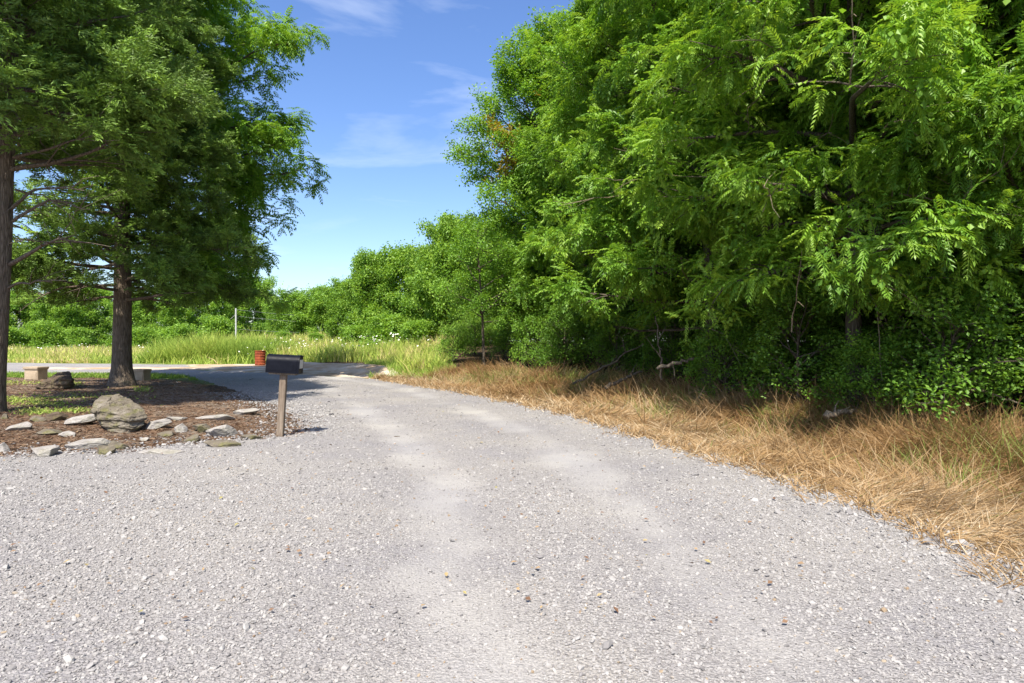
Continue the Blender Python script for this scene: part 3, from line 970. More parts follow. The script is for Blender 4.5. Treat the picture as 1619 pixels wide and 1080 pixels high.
# --- shaded one at the right edge of the frame
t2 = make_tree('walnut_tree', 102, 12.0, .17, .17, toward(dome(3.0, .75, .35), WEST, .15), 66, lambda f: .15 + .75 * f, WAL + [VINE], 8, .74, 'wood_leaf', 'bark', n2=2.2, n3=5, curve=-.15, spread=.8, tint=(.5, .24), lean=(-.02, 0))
place(t2, 8.1, 9.6, 0, 1, 0, 'dark trunked tree with drooping feathery leaves at the right end of the wood', group=EDGE)
# --- medium woodland trees
t3 = make_tree('woodland_tree', 103, 13.5, .15, .10, toward(dome(3.4, .75, .35), WEST, .15), 64, lambda f: .2 + .7 * f, WALF + [VINE], 8, .72, 'wood_leaf', 'bark', n2=2.3, n3=6, curve=-.05, spread=.85, tint=(.58, .24), keep=low(2.0))
place(t3, 5.0, 16.0, 0, 1, 0, 'dense woodland tree behind the long fallen branch', group=EDGE)
t4 = make_tree('woodland_tree', 104, 17.5, .2, .10, toward(dome(4.4, .7, .4), WEST, .1), 80, lambda f: .2 + .75 * f, WALF + [VINE], 8, .80, 'walnut', 'bark', n2=2.2, n3=5, curve=-.02, spread=.85, tint=(.58, .24), keep=low(2.0))
place(t4, 5.4, 21.0, 0, 1, 0, 'tallest woodland tree, its top cut by the photo edge beside the sky', group=EDGE)
def rusty(P):
    c = np.array([[-2.2, -3.2, 10.6], [-.6, -3.8, 12.2], [-2.9, -2.6, 8.9]])
    d = np.min(np.linalg.norm((P[:, None] - c) * np.array([1, .6, 1]), axis=-1), 1)
    return ((d + .9 * fbm(P[:, 0] * 1.5, P[:, 1] * 1.5, P[:, 2] * 1.5, seed=7)) < 1.35).astype(int)
t5 = make_tree('woodland_tree', 105, 15.5, .2, .08, toward(dome(5.0, .75, .42), WEST, .05), 90, lambda f: .2 + .8 * f, CLM, 5, 1.25, 'walnut', 'bark', n2=2.0, n3=5, curve=.0, spread=.85, tint=(.5, .22), matfun=rusty, leafmats=['walnut', 'rust_leaf'], jitter=.14)
place(t5, 2.1, 31.0, 0, 1, 0, 'tall woodland tree with rusty orange leaf patches, leftmost of the high trees', group=EDGE)
t6 = copy_tree(t3); place(t6, 3.6, 25.5, 2.1, (1.05, 1.05, 1.1), 0, 'woodland tree standing between the rusty leaved tree and the tallest one', group=EDGE)

def dead_twigs(tree, seed, n, r, z0, z1):
    rng = np.random.default_rng(seed)
    for q in range(n):
        acc = Acc()
        a_ = rng.uniform(2.2, 4.9); rr = r * rng.uniform(.35, .85)
        p = np.array([rr * math.cos(a_), rr * math.sin(a_), rng.uniform(z0, z1)])
        d = unit(np.array([math.cos(a_) * .8, math.sin(a_) * .8, rng.uniform(-.3, .7)]) + rng.normal(0, .5, 3))
        u = np.linspace(0, 1, 6); l = rng.uniform(.6, 1.7)
        P = p + d * l * u[:, None] + np.cumsum(rng.normal(0, .05, (6, 3)), 0)
        tube(acc, P, np.linspace(.014, .004, 6), 4)
        for w_ in range(3):
            k_ = rng.integers(1, 5); e = unit(d + rng.normal(0, .7, 3))
            tube(acc, [P[k_], P[k_] + e * .25, P[k_] + e * .45 + rng.normal(0, .06, 3)], [.006, .004, .003], 3)
        acc.build('dead_twig', M['pale_bark'], tree)
dead_twigs(t1, 5, 16, 3.2, 1.2, 7)
dead_twigs(t2, 6, 18, 3.0, 1.5, 6)
dead_twigs(t3, 7, 16, 3.4, .8, 6)
# --- saplings in front of the wood
def sapling(seed, H, r, lean, n=22):
    return make_tree('young_tree', seed, H, .055, .30, dome(r, .7, .35), n, lambda f: .25 + .6 * f, CLM, 4, .95, 'wood_leaf', 'bark', n2=2.6, n3=5, curve=.0, spread=.85, tint=(.5, .2), jitter=.12, lean=lean, flare=1.15)
s1 = sapling(111, 6.2, 1.7, (-.035, 0)); place(s1, -1.22, 27.5, 0, 1, 0, 'slender young tree with a thin leaning dark trunk, left of its twin', group='young trees in front of the wood')
s2 = sapling(112, 5.2, 1.4, (-.01, 0)); place(s2, .52, 29.5, 0, 1, 0, 'slender young tree with an upright thin trunk, right of its twin', group='young trees in front of the wood')

# --- deep wood behind: repeats in the dark
deep = [(7.7, 13.0, t1), (6.7, 18.3, t3), (9.5, 13.5, t3), (8.6, 17.5, t4), (11.8, 12.0, t4), (9.2, 22, t3), (12.5, 17, t3), (7.5, 26.5, t4), (6.5, 33, t5), (11.5, 27, t5), (4.0, 38, t5), (15, 13, t3), (10.5, 7.6, t3), (8.5, 39, t4), (14.5, 21.5, t4), (13.5, 9.5, t4)]
for i, (x, y, src) in enumerate(deep):
    o = copy_tree(src)
    o.name = 'woodland_tree'
    place(o, x, y, 1.3 * i + .7, (1, 1, .95 + .05 * (i % 3)), 0, 'shaded tree deep in the wood behind the edge trees', group='trees deep in the wood')

# --- understory shrubs
def shrub(name, seed, H, r, leaf, temps, per, sc, n=26):
    return make_tree(name, seed, H, .025, .05, dome(r, .8, .35), n, lambda f: .35 + .7 * f, temps, per, sc, leaf, 'bark', n2=3.0, n3=4, curve=.05, spread=.85, tint=(.5, .22), jitter=.07, flare=1.0, trunk_sides=6)
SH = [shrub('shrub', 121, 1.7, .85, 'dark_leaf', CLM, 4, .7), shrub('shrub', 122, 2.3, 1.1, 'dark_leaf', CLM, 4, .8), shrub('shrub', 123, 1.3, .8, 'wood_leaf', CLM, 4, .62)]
spots = [  # x, y, source, scale, label
    (5.3, 11.6, 1, .8, 'shady shrub under the hanging feathery leaves, at the back of the dry grass'),
    (6.4, 9.3, 0, .95, 'green leafy shrub at the edge of the dry grass, beside the driftwood chunk'),
    (7.4, 9.8, 1, .85, 'dark shrub beside the yellow clump of grass near the right edge'),
    (5.9, 10.2, 2, .75, 'low shrub behind the grey driftwood chunk'),
    (4.6, 13.5, 2, .9, 'low dark shrub just right of the leaning branches'),
    (4.6, 18.0, 0, .9, 'leafy shrub at the foot of the dense woodland tree'),
    (3.6, 21.5, 1, .8, 'shrub growing behind the upper end of the long fallen branch'),
    (2.0, 24, 0, 1.1, 'dark shrub right of the two young trees'),
    (1.1, 26.5, 2, 1.2, 'small bushy shrub between the two young trees'),
    (8.3, 8.2, 1, .9, 'dark shrub at the very right edge of the photo'),
]
for i, (x, y, k, s, lab) in enumerate(spots):
    src = SH[k]
    o = src if not src.get('used') else copy_tree(src)
    src['used'] = 1; o['used'] = 1
    place(o, x, y, 2.1 * i, s, -.03, lab, 'shrub', 'shrubs at the foot of the wood')
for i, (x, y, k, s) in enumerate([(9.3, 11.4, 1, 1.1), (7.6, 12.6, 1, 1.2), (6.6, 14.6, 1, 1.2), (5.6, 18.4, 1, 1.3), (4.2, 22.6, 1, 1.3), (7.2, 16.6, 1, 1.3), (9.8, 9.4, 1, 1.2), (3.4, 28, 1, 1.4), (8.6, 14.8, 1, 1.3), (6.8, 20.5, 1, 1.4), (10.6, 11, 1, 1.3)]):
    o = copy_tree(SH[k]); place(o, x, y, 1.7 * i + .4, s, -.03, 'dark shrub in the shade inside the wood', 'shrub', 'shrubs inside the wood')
# bright weedy clumps left of the saplings
WD = shrub('weed_clump', 124, 1.5, .8, 'far_leaf', CLM, 4, .65, 24)
for i, (x, y, s, lab) in enumerate([(-2.9, 31, 1.0, 'bright green weedy bush left of the first young tree'), (-2.0, 34, 1.1, 'bright weedy bush behind the thin leaning trunk'), (-.4, 31, .8, 'bright green weeds between the thin trunks of the young trees')]):
    o = WD if i == 0 else copy_tree(WD)
    place(o, x, y, i * 2.2, s, -.03, lab, 'bush', 'weedy bushes by the young trees')

# --- left: cedars and the broadleaf behind them
def ced_env(r, lo=.85):
    return lambda f, az: r * ((lo + (1 - lo) * min(1, f / .15)) * (1 - f) ** .62 + .06)
l1 = make_tree('cedar_tree', 131, 15.0, .255, .16, ced_env(3.3), 100, lambda f: -.05 + .55 * f, CED, 9, 1.0, 'cedar', 'cedar_bark', n2=2.5, n3=4, curve=-.02, spread=.7, tint=(.42, .30), jitter=.085, keep=lambda P, rng: ~((P[:, 0] < -1.3) & (P[:, 2] < 7.6) & (P[:, 2] > 3.6) & (rng.uniform(0, 1, len(P)) < .95)) & (P[:, 2] > 2.6 + rng.normal(0, .15, len(P))), flare=1.75, wob=.006, sub=.36, trunk_sides=16)
place(l1, -11.4, 18.3, 0, 1, 0, 'large dark cedar with a thick bare trunk rising behind the biggest boulder')
def l0keep(P, rng):
    return (P[:, 2] > 5.0) | (rng.uniform(0, 1, len(P)) < .05)
l0 = make_tree('cedar_tree', 132, 13.0, .20, .34, ced_env(3.0), 72, lambda f: .05 + .55 * f, CED, 7, 1.0, 'cedar', 'cedar_bark', n2=2.3, n3=5, curve=.06, spread=.7, tint=(.4, .24), jitter=.10, lean=(.06, 0), flare=1.3, wob=.008, keep=l0keep)
place(l0, -9.65, 11.6, 1.2, 1, 0, 'dark cedar cut by the left edge of the photo, with bare lower limbs')
l2 = make_tree('walnut_tree', 133, 16.0, .22, .22, toward(dome(5.7, .8, .42), 0, .12), 100, lambda f: .1 + .75 * f, WALF, 7, .8, 'walnut', 'bark', n2=2.0, n3=5, curve=-.06, spread=.85, tint=(.5, .22), keep=lambda P, rng: ~((P[:, 0] < 1.2) & (P[:, 2] < 9.0) & (rng.uniform(0, 1, len(P)) < .97)))
place(l2, -13.6, 22.0, 0, 1, 0, 'spreading broadleaf tree behind the large cedar, its branch tips against the blue sky')
# --- far trees beyond the field
def fartree(seed, H, r, n=46, lo=.8):
    return make_tree('field_tree', seed, H, .13, .06, dome(r, lo, .4), n, lambda f: .15 + .8 * f, CLF, 5, 1.0, 'far_leaf', 'bark', n2=1.7, n3=4, curve=.05, spread=.85, tint=(.5, .24), jitter=.25)
FT = [fartree(141, 8.0, 3.6), fartree(142, 7.2, 3.2), fartree(143, 8.6, 3.0), fartree(144, 3.0, 1.7, 26, .9)]
def far(px, top, Y, k, label, wscale=1.0, cat='tree', group='trees along the far side of the field'):
    x = (px - CX) / FPX * Y
    z = gz(x, Y)
    Hh = (CY - top) / FPX * Y + CAMH - z
    base = [8.0, 7.2, 8.6, 3.0][k]
    s = Hh / (base * 1.03)
    src = FT[k]
    o = src if not src.get('used') else copy_tree(src)
    src['used'] = 1; o['used'] = 1
    place(o, x, Y, px * .37, (s * wscale, s * wscale, s), -.05, label, cat, group)
F_ = far
F_(-40, 462, 70, 0, 'far tree at the left edge of the photo, beyond the left cedar trunk')
F_(-130, 455, 71, 1, 'far tree outside the left edge of the photo', group='trees beyond the left edge of the photo')
F_(-230, 450, 70, 2, 'far tree outside the left edge of the photo', group='trees beyond the left edge of the photo')
F_(-330, 452, 72, 0, 'far tree outside the left edge of the photo', group='trees beyond the left edge of the photo')
F_(-450, 455, 70, 1, 'far tree outside the left edge of the photo', group='trees beyond the left edge of the photo')
F_(25, 466, 72, 1, 'far tree just right of the left cedar trunk, above the first tan block seat')
F_(90, 470, 70, 0, 'far rounded tree midway between the two cedar trunks')
F_(150, 455, 74, 2, 'far tree close left of the large cedar trunk')
F_(215, 470, 70, 1, 'far tree close right of the large cedar trunk')
F_(275, 468, 68, 0, 'far tree above the grass, right of the second tan block seat')
F_(335, 462, 72, 2, 'far tree left of the pale wire fence post')
F_(392, 446, 76, 0, 'tall far tree rising behind the pale wire fence post')
F_(432, 472, 66, 2, 'narrow far tree draped in leaves where the fence wires end', .6)
F_(468, 470, 60, 1, 'rounded far tree above the mailbox')
F_(512, 462, 60, 0, 'rounded far tree right of the one above the mailbox')
F_(552, 452, 54, 1, 'far tree stepping up towards the taller group in the middle')
F_(590, 412, 48, 0, 'middle distance tree at the left end of the taller group', .85)
F_(638, 396, 47, 2, 'tallest of the middle distance trees, left of the wood', 1.0)
F_(684, 400, 45, 0, 'middle distance tree touching the left edge of the wood', .8)
F_(715, 350, 42, 2, 'dark middle distance tree peeping out behind the young trees', .8)
for i_, (px_, top_, Y_, k_) in enumerate([(750, 380, 52, 1), (800, 400, 56, 0), (850, 380, 50, 2), (770, 470, 40, 1), (830, 460, 44, 0), (900, 420, 46, 1), (980, 300, 36, 0), (1060, 280, 34, 1), (1140, 270, 32, 0), (1220, 260, 31, 1), (1300, 250, 30, 0), (1390, 230, 28, 1), (1480, 220, 27, 0), (1570, 200, 26, 1), (1660, 200, 25, 0)]):
    F_(px_, top_, Y_, k_, 'shaded tree deep in the wood behind the edge trees', 1.0, 'tree', 'trees deep in the wood')
BG = 'bushes in front of the far trees'
for px, top, Y, ws, lab in [(72, 518, 62, 1.0, 'rounded bush below the far trees, seen above the first tan block seat'), (128, 526, 62, 1.0, 'small bush left of the large cedar trunk at the back of the field'),
                            (8, 524, 60, 1.2, 'bush beyond the grass, beside the left cedar trunk'), (225, 526, 62, 1.1, 'bush at the back of the field, right of the large cedar trunk'),
                            (285, 522, 60, 1.1, 'bright bush at the back of the field, above the right tan block seat'), (345, 512, 60, 1.0, 'bright bush just left of the pale wire fence post'),
                            (450, 528, 54, 1.2, 'bush directly above the mailbox at the back of the field'), (500, 530, 52, 1.3, 'low bush at the back of the field, right of the mailbox'),
                            (560, 522, 46, 1.2, 'bush in front of the taller middle distance trees, at their left end'), (612, 508, 43, 1.2, 'bright leafy bush at the foot of the middle distance trees'),
                            (660, 515, 41, 1.2, 'bright leafy bush nearest the wood at the foot of the middle distance trees'), (705, 540, 37, .9, 'low bright bush left of the young trees')]:
    F_(px, top, Y, 3, lab, ws, 'bush', BG)

# ------------------------------------------------------------------ rocks
def rock_mat(name, c0, c1, c2, moss=0.5):
    b = MB(name)
    v = b.obj((1, 1, 1))
    n1 = b.noise(3.2, 8, 0.65, v, .3); n2 = b.noise(26, 6, 0.7, v); n3 = b.noise(5.5, 5, .6, v)
    st = b.noise(2.2, 6, .65, b.obj((1.2, 1.2, 7.0)), .4)
    c = b.ramp(b.math('ADD', b.math('MULTIPLY', n1, .55), b.math('MULTIPLY', st, .45)), [(0.32, c0), (0.52, c1), (0.72, c2)])
    c = b.mix(.55, c, b.ramp(n2, [(.3, (.55, .55, .55)), (.7, (1, 1, 1))]), 'MULTIPLY')
    c = b.mix(b.math('MULTIPLY', b.ramp(n3, [(.5, (0, 0, 0)), (.66, (1, 1, 1))]), moss), c, b.ramp(n2, [(.3, (.06, .065, .02)), (.7, (.16, .15, .05))]))
    h = b.math('ADD', b.math('ADD', n1, b.math('MULTIPLY', st, 1.2)), b.math('MULTIPLY', n2, .25))
    return b.done(b.bsdf(c, .92, .2, b.bump(h, .9, .05)))
M['lime'] = rock_mat('limestone', (0.178, 0.162, 0.146), (0.373, 0.350, 0.329), (0.551, 0.526, 0.502), .35)
M['mossy'] = rock_mat('mossy_limestone', (0.074, 0.062, 0.043), (0.178, 0.153, 0.119), (0.340, 0.314, 0.274), .85)
M['dark_rock'] = rock_mat('dark_rock', (.035, .025, .018), (.12, .09, .065), (.24, .19, .14), .5)

def rock_mesh(seed, dims, strata=.0, cuts=9, base=ICO3, tilt=0.0, sink=.18, rough=.22):
    rng = np.random.default_rng(seed)
    v = base[0].copy()
    q = fbm(v[:, 0] * 1.3 + seed, v[:, 1] * 1.3, v[:, 2] * 1.3, seed=seed, oct=3) - .5
    v *= (1 + rough * 2 * q)[:, None]
    for c in range(cuts):
        n = unit(rng.normal(0, 1, 3) * np.array([1, 1, .8])); d = rng.uniform(.42, .82)
        over = np.clip(v @ n - d, 0, None)
        v -= over[:, None] * n * .92
    if strata:
        zz = v[:, 2] * 4.0 + .8 * fbm(v[:, 0] * 1.2, v[:, 1] * 1.2, seed=seed + 3)
        saw = zz - np.floor(zz)
        v[:, :2] *= (1 + strata * (saw - .5) * sstep(.3, .9, np.hypot(v[:, 0], v[:, 1])))[:, None]
    v *= (1 + .05 * (fbm(v[:, 0] * 6, v[:, 1] * 6, v[:, 2] * 6, seed=seed + 8, oct=3) - .5))[:, None]
    v = (v - (v.max(0) + v.min(0)) / 2) / (v.max(0) - v.min(0)) * np.array(dims)
    c, s = math.cos(tilt), math.sin(tilt)
    v = v @ np.array([[c, 0, s], [0, 1, 0], [-s, 0, c]]).T
    v[:, 2] -= v[:, 2].min() + sink * dims[2]
    a = Acc(); a.add(v, base[1])
    return a

def rock(name, px, py, wpx, hpx, seed, mat, label, cat='stone', depth=.7, strata=.06, cuts=9, base=None, tilt=0., rz=0., group=None, zg=.07, sink=.30):
    """rock whose visible foot is at photo pixel (px, py), wpx by hpx in the photo"""
    x, y = G(px, py, zg)
    k = y / FPX
    wd, hh = wpx * k, hpx * k
    dims = (wd, wd * depth * 1.15, hh * 1.1)
    y += wd * depth * .4
    x *= y / (y - wd * depth * .4)
    o = rock_mesh(seed, dims, strata, cuts, base or ICO3, tilt, sink).build(name, M[mat], smooth=False)
    o.location = (x, y, gz(x, y)); o.rotation_euler = (0, 0, rz)
    return tag(o, label, cat, group)

def hull_rock(name, pts, Y0, seed, mat, label, amp=.035):
    """angular boulder: hull of corner points (photo px, py, metres behind Y0), then worn and chipped"""
    P = np.array([((px - CX) / FPX * (Y0 + d), Y0 + d, (CY - py) / FPX * (Y0 + d) + CAMH) for px, py, d in pts])
    c = P.mean(0); c[2] = P[:, 2].min()
    bm = bmesh.new()
    for p in P - c: bm.verts.new(p)
    r = bmesh.ops.convex_hull(bm, input=bm.verts)
    bmesh.ops.delete(bm, geom=[v for v in bm.verts if not v.link_faces], context='VERTS')
    bmesh.ops.triangulate(bm, faces=bm.faces)
    for q in range(5):
        bmesh.ops.subdivide_edges(bm, edges=bm.edges, cuts=1, use_grid_fill=True)
        bmesh.ops.triangulate(bm, faces=bm.faces)
        if q < 2:
            bmesh.ops.smooth_vert(bm, verts=bm.verts, factor=.12 if q else .05, use_axis_x=True, use_axis_y=True, use_axis_z=True)
    bm.normal_update()
    co = np.array([v.co[:] for v in bm.verts]); no = np.array([v.normal[:] for v in bm.verts])
    k = 2.6 / max(np.ptp(co[:, 0]), .3)
    big = fbm(co[:, 0] * k * 1.3, co[:, 1] * k * 1.3, co[:, 2] * k * 2.2, seed=seed) - .5
    led = co[:, 2] * k * 4 + 1.6 * fbm(co[:, 0] * k, co[:, 1] * k, co[:, 2] * k, seed=seed + 1)
    led = np.abs((led - np.floor(led)) - .5) * 2
    fin = fbm(co[:, 0] * k * 7, co[:, 1] * k * 7, co[:, 2] * k * 9, seed=seed + 2) - .5
    crack = -np.exp(-(np.abs(fbm(co[:, 0] * k * 1.4, co[:, 1] * k * 1.4, co[:, 2] * k * 1.8, seed=seed + 5) - .5) / .012) ** 2)
    co += no * (amp * (2.4 * big + .5 * np.where(np.abs(no[:, 2]) < .7, sstep(.2, .8, led) - .5, 0) + .9 * fin + .7 * crack) / k * 2.6)[:, None]
    for v, q in zip(bm.verts, co): v.co = q
    o = bm_obj(name, bm, M[mat]); o.location = c
    return tag(o, label, 'boulder')
hull_rock('boulder', [(163, 672, .0), (178, 687, -.05), (203, 688, -.05), (228, 672, .1), (141, 648, .15), (205, 660, -.12), (233, 655, .15), (150, 632, .35), (160, 625, .5), (188, 622, .6), (208, 630, .5),
    (223, 645, .4), (158, 668, .8), (226, 664, .8), (172, 652, -.02)], 9.15, 7, 'mossy', 'big mossy layered boulder in front of the large cedar trunk')
hull_rock('boulder', [(52, 612, .1), (60, 606, 0), (88, 595, .2), (92, 589, .4), (108, 587, .5), (113, 591, .3), (116, 611, .2), (75, 616, -.1), (100, 614, 0), (113, 600, 0), (100, 599, -.05), (57, 613, .5), (112, 611, .9),
    (70, 601, .6)], 17.2, 17, 'dark_rock', 'long dark slanting boulder beside the left tan block seat')
ST = 'limestone pieces edging the bed'
stones = [
    (30, 682, 42, 15, 'lime', 'oval pale stone lying near the left edge on red brown litter', .6),
    (88, 668, 32, 17, 'dark_rock', 'dark grey upright stone at the edge of the moss patch', .6),
    (60, 669, 26, 9, 'mossy', 'small greenish stone left of the dark grey upright one', .7),
    (8, 666, 14, 12, 'mossy', 'small stone at the foot of the left cedar trunk', .8),
    (130, 675, 52, 16, 'lime', 'pale cracked slab lying against the left side of the big boulder', .6),
    (80, 688, 46, 8, 'mossy', 'low half buried tan slab behind the large flat pale stone', .6),
    (108, 690, 28, 9, 'lime', 'small flat pale stone half buried in the litter', .6),
    (140, 703, 70, 17, 'lime', 'largest flat pale stone in the front left of the bed', .55),
    (165, 713, 36, 18, 'mossy', 'broken knobbly stone at the front right of the largest flat stone', .7),
    (188, 706, 32, 18, 'mossy', 'pointed tan stone behind the broken knobbly one', .6),
    (69, 717, 38, 20, 'lime', 'rough pale stone at the gravel edge, front left', .8),
    (2, 711, 22, 22, 'lime', 'pale stone cut by the left edge of the photo', .8),
    (252, 681, 40, 16, 'lime', 'flat ledge stone touching the right side of the big boulder', .7),
    (262, 688, 24, 9, 'mossy', 'small low stone beneath the flat ledge stone', .7),
    (286, 683, 26, 16, 'lime', 'blocky stone right of the flat ledge stone', .8),
    (278, 667, 30, 9, 'lime', 'pale stone behind the blocky one', .7),
    (299, 695, 32, 14, 'mossy', 'rounded mossy stone in front of the blocky one', .7),
    (320, 682, 34, 18, 'mossy', 'tilted slab between the blocky stone and the broad angular one', .7),
    (349, 687, 50, 23, 'lime', 'broad angular grey slab near the mailbox post', .7),
    (340, 664, 66, 11, 'lime', 'long thin slab lying behind the broad angular one', .45),
    (392, 654, 40, 10, 'lime', 'thin grey slab nearest the mailbox post, farther back', .6),
    (352, 703, 62, 11, 'mossy', 'long low edging stone in front of the broad angular slab', .4),
    (398, 692, 36, 9, 'mossy', 'low edging stone just left of the mailbox post', .5),
    (245, 712, 92, 9, 'lime', 'longest low ledge of stone along the gravel edge', .3),
    (228, 694, 16, 6, 'lime', 'tiny pale stone alone on the red brown litter', .8),
]
for i, (px, py, wp, hp, mat, lab, dep) in enumerate(stones):
    rock('stone', px, py, wp, hp, 200 + i * 3, mat, lab, 'stone', dep, .03, 15, None, (-.12, .05, .1, -.05)[i % 4], (0, .2, -.2)[i % 3], ST)

# ------------------------------------------------------------------ made things
def box_bm(bm, x0, x1, y0, y1, z0, z1, bev=0.0, seg=2):
    r = bmesh.ops.create_cube(bm, size=1.0)
    for v in r['verts']:
        v.co = Vector(((v.co.x + .5) * (x1 - x0) + x0, (v.co.y + .5) * (y1 - y0) + y0, (v.co.z + .5) * (z1 - z0) + z0))
    if bev:
        ed = list({e for v in r['verts'] for e in v.link_edges})
        bmesh.ops.bevel(bm, geom=ed, offset=bev, segments=seg, affect='EDGES', clamp_overlap=True)
# --- mailbox on its leaning post
b = MB('black_enamel')
n = b.noise(9, 6, .65, b.obj()); n2 = b.noise(60, 4, .7, b.obj())
c = b.ramp(n, [(.35, (.002, .0025, .006)), (.7, (.005, .006, .012))])
c = b.mix(b.ramp(n2, [(.62, (0, 0, 0)), (.8, (.15, .15, .15))]), c, (.03, .03, .03))
M['enamel'] = b.done(b.bsdf(c, b.ramp(n, [(.3, (.42, .42, .42)), (.7, (.62, .62, .62))]), .15, b.bump(n2, .08, .002)))
b = MB('weathered_post')
n = b.noise(1.0, 7, .7, b.obj((60, 60, 3)), .4); n3 = b.noise(4, 5, .6, b.obj())
c = b.ramp(n, [(.3, (.10, .075, .055)), (.6, (.25, .20, .155)), (.8, (.36, .31, .25))])
c = b.mix(b.ramp(n3, [(.45, (0, 0, 0)), (.7, (.6, .6, .6))]), c, (.12, .085, .06))
M['post'] = b.done(b.bsdf(c, .9, .15, b.bump(n, .8, .006)))
b = MB('pale_grey'); M['pale_rect'] = b.done(b.bsdf(b.ramp(b.noise(30, 4, .6, b.obj()), [(.3, (.42, .42, .42)), (.7, (.6, .6, .58))]), .45, .5))
b = MB('red_flag'); M['flag'] = b.done(b.bsdf((.35, .03, .02), .5, .4))

mx_, my_ = G(443, 692, .02)
mb = empty('mailbox', (mx_, my_, gz(mx_, my_) - .0))
mb.rotation_euler = (0, R(3.2), R(4))
tag(mb, 'black arched mailbox on a leaning weathered wooden post at the gravel edge', 'mailbox')
PZ = .89
bm = bmesh.new(); box_bm(bm, -.045, .045, -.045, .045, -.25, PZ, .006); bm_obj('post', bm, M['post'], mb)
bm = bmesh.new(); box_bm(bm, -.19, .19, -.085, .085, PZ, PZ + .022, .003); bm_obj('mounting_board', bm, M['post'], mb)
def arch(wd, hh, n=18):
    r = wd / 2
    pr = [(-r, 0), (-r, hh - r * .86)]
    for i in range(1, n):
        a = math.pi - math.pi * i / n
        pr.append((r * math.cos(a), hh - r * .86 + r * .86 * math.sin(a)))
    pr += [(r, hh - r * .86), (r, 0)]
    return pr
def arch_prism(bm, x0, x1, wd, hh, z0, cap=True, open_bottom=False):
    pr = arch(wd, hh)
    A = [bm.verts.new((x0, y, z + z0)) for y, z in pr]
    B = [bm.verts.new((x1, y, z + z0)) for y, z in pr]
    k = len(pr)
    for i in range(k):
        j = (i + 1) % k
        bm.faces.new((A[i], A[j], B[j], B[i]))
    if cap:
        bm.faces.new(A[::-1]); bm.faces.new(B)
Z0 = PZ + .024
XL, XR, WD, HT = -.225, .215, .22, .262
bm = bmesh.new(); arch_prism(bm, XL, XR, WD, HT, Z0)
for xr in (XL + .012, XR - .02):                            # rolled seams
    arch_prism(bm, xr - .008, xr + .008, WD + .008, HT + .004, Z0 - .001)
box_bm(bm, XL + .05, XR - .06, -WD / 2 - .003, -WD / 2 + .001, Z0 + .03, Z0 + .15, .0028)   # pressed panel on the side
body = bm_obj('body', bm, M['enamel'], mb)
bm = bmesh.new()
arch_prism(bm, XR + .003, XR + .022, WD + .014, HT + .008, Z0 - .004)
door = bm_obj('door', bm, M['enamel'], mb)
bm = bmesh.new()
box_bm(bm, XR + .022, XR + .048, -.014, .014, Z0 + .235, Z0 + .262, .004)
bm_obj('handle', bm, M['enamel'], door)
bm = bmesh.new(); box_bm(bm, XR + .0225, XR + .026, -.085, .085, Z0 + .075, Z0 + .20, .001); bm_obj('pale_rect', bm, M['pale_rect'], door)  # thin pale rectangle on the door front
bm = bmesh.new()
box_bm(bm, XR - .18, XR - .04, WD / 2 + .006, WD / 2 + .010, Z0 + .06, Z0 + .085, .001)
box_bm(bm, XR - .20, XR - .155, WD / 2 + .006, WD / 2 + .010, Z0 + .086, Z0 + .15, .001)
bm_obj('flag', bm, M['flag'], mb)

# --- tan block seats
b = MB('tan_concrete')
n = b.noise(40, 6, .7, b.obj()); n1 = b.noise(3, 5, .6, b.obj())
c = b.ramp(n, [(.3, (.30, .235, .165)), (.7, (.46, .38, .285))])
c = b.mix(b.ramp(n1, [(.45, (0, 0, 0)), (.7, (.55, .55, .55))]), c, (.20, .16, .11))
M['concrete'] = b.done(b.bsdf(c, .92, .15, b.bump(n, .5, .006)))
def block_seat(px, py, wpx, hpx, label):
    x, y = G(px, py, .08)
    k = y / FPX; wd, hh = wpx * k, hpx * k
    x *= 1 + wd * .3 / y
    o = empty('block_seat', (x, y + wd * .3, gz(x, y + .2) - .03), R(-14))
    tag(o, label, 'block seat', 'tan block seats')
    bm = bmesh.new()
    t = hh * .22
    box_bm(bm, -wd * .44, wd * .44, -wd * .27, wd * .27, 0, hh - t, .012)
    box_bm(bm, -wd * .36, wd * .36, -wd * .27 - .012, -wd * .27 + .002, hh * .08, hh * .62, .006)
    bm_obj('base', bm, M['concrete'], o)
    bm = bmesh.new()
    box_bm(bm, -wd * .5, wd * .5, -wd * .33, wd * .33, hh - t, hh, .02, 3)
    for v in bm.verts:                                      # the cap flares towards its top
        if v.co.z < hh - t * .5: v.co.x *= .95; v.co.y *= .95
    bm_obj('cap', bm, M['concrete'], o)
block_seat(57, 601, 31, 22, 'squat tan concrete block seat left of the large cedar trunk, behind the dark boulder')
block_seat(223, 602, 27, 20, 'squat tan concrete block seat just right of the large cedar trunk')

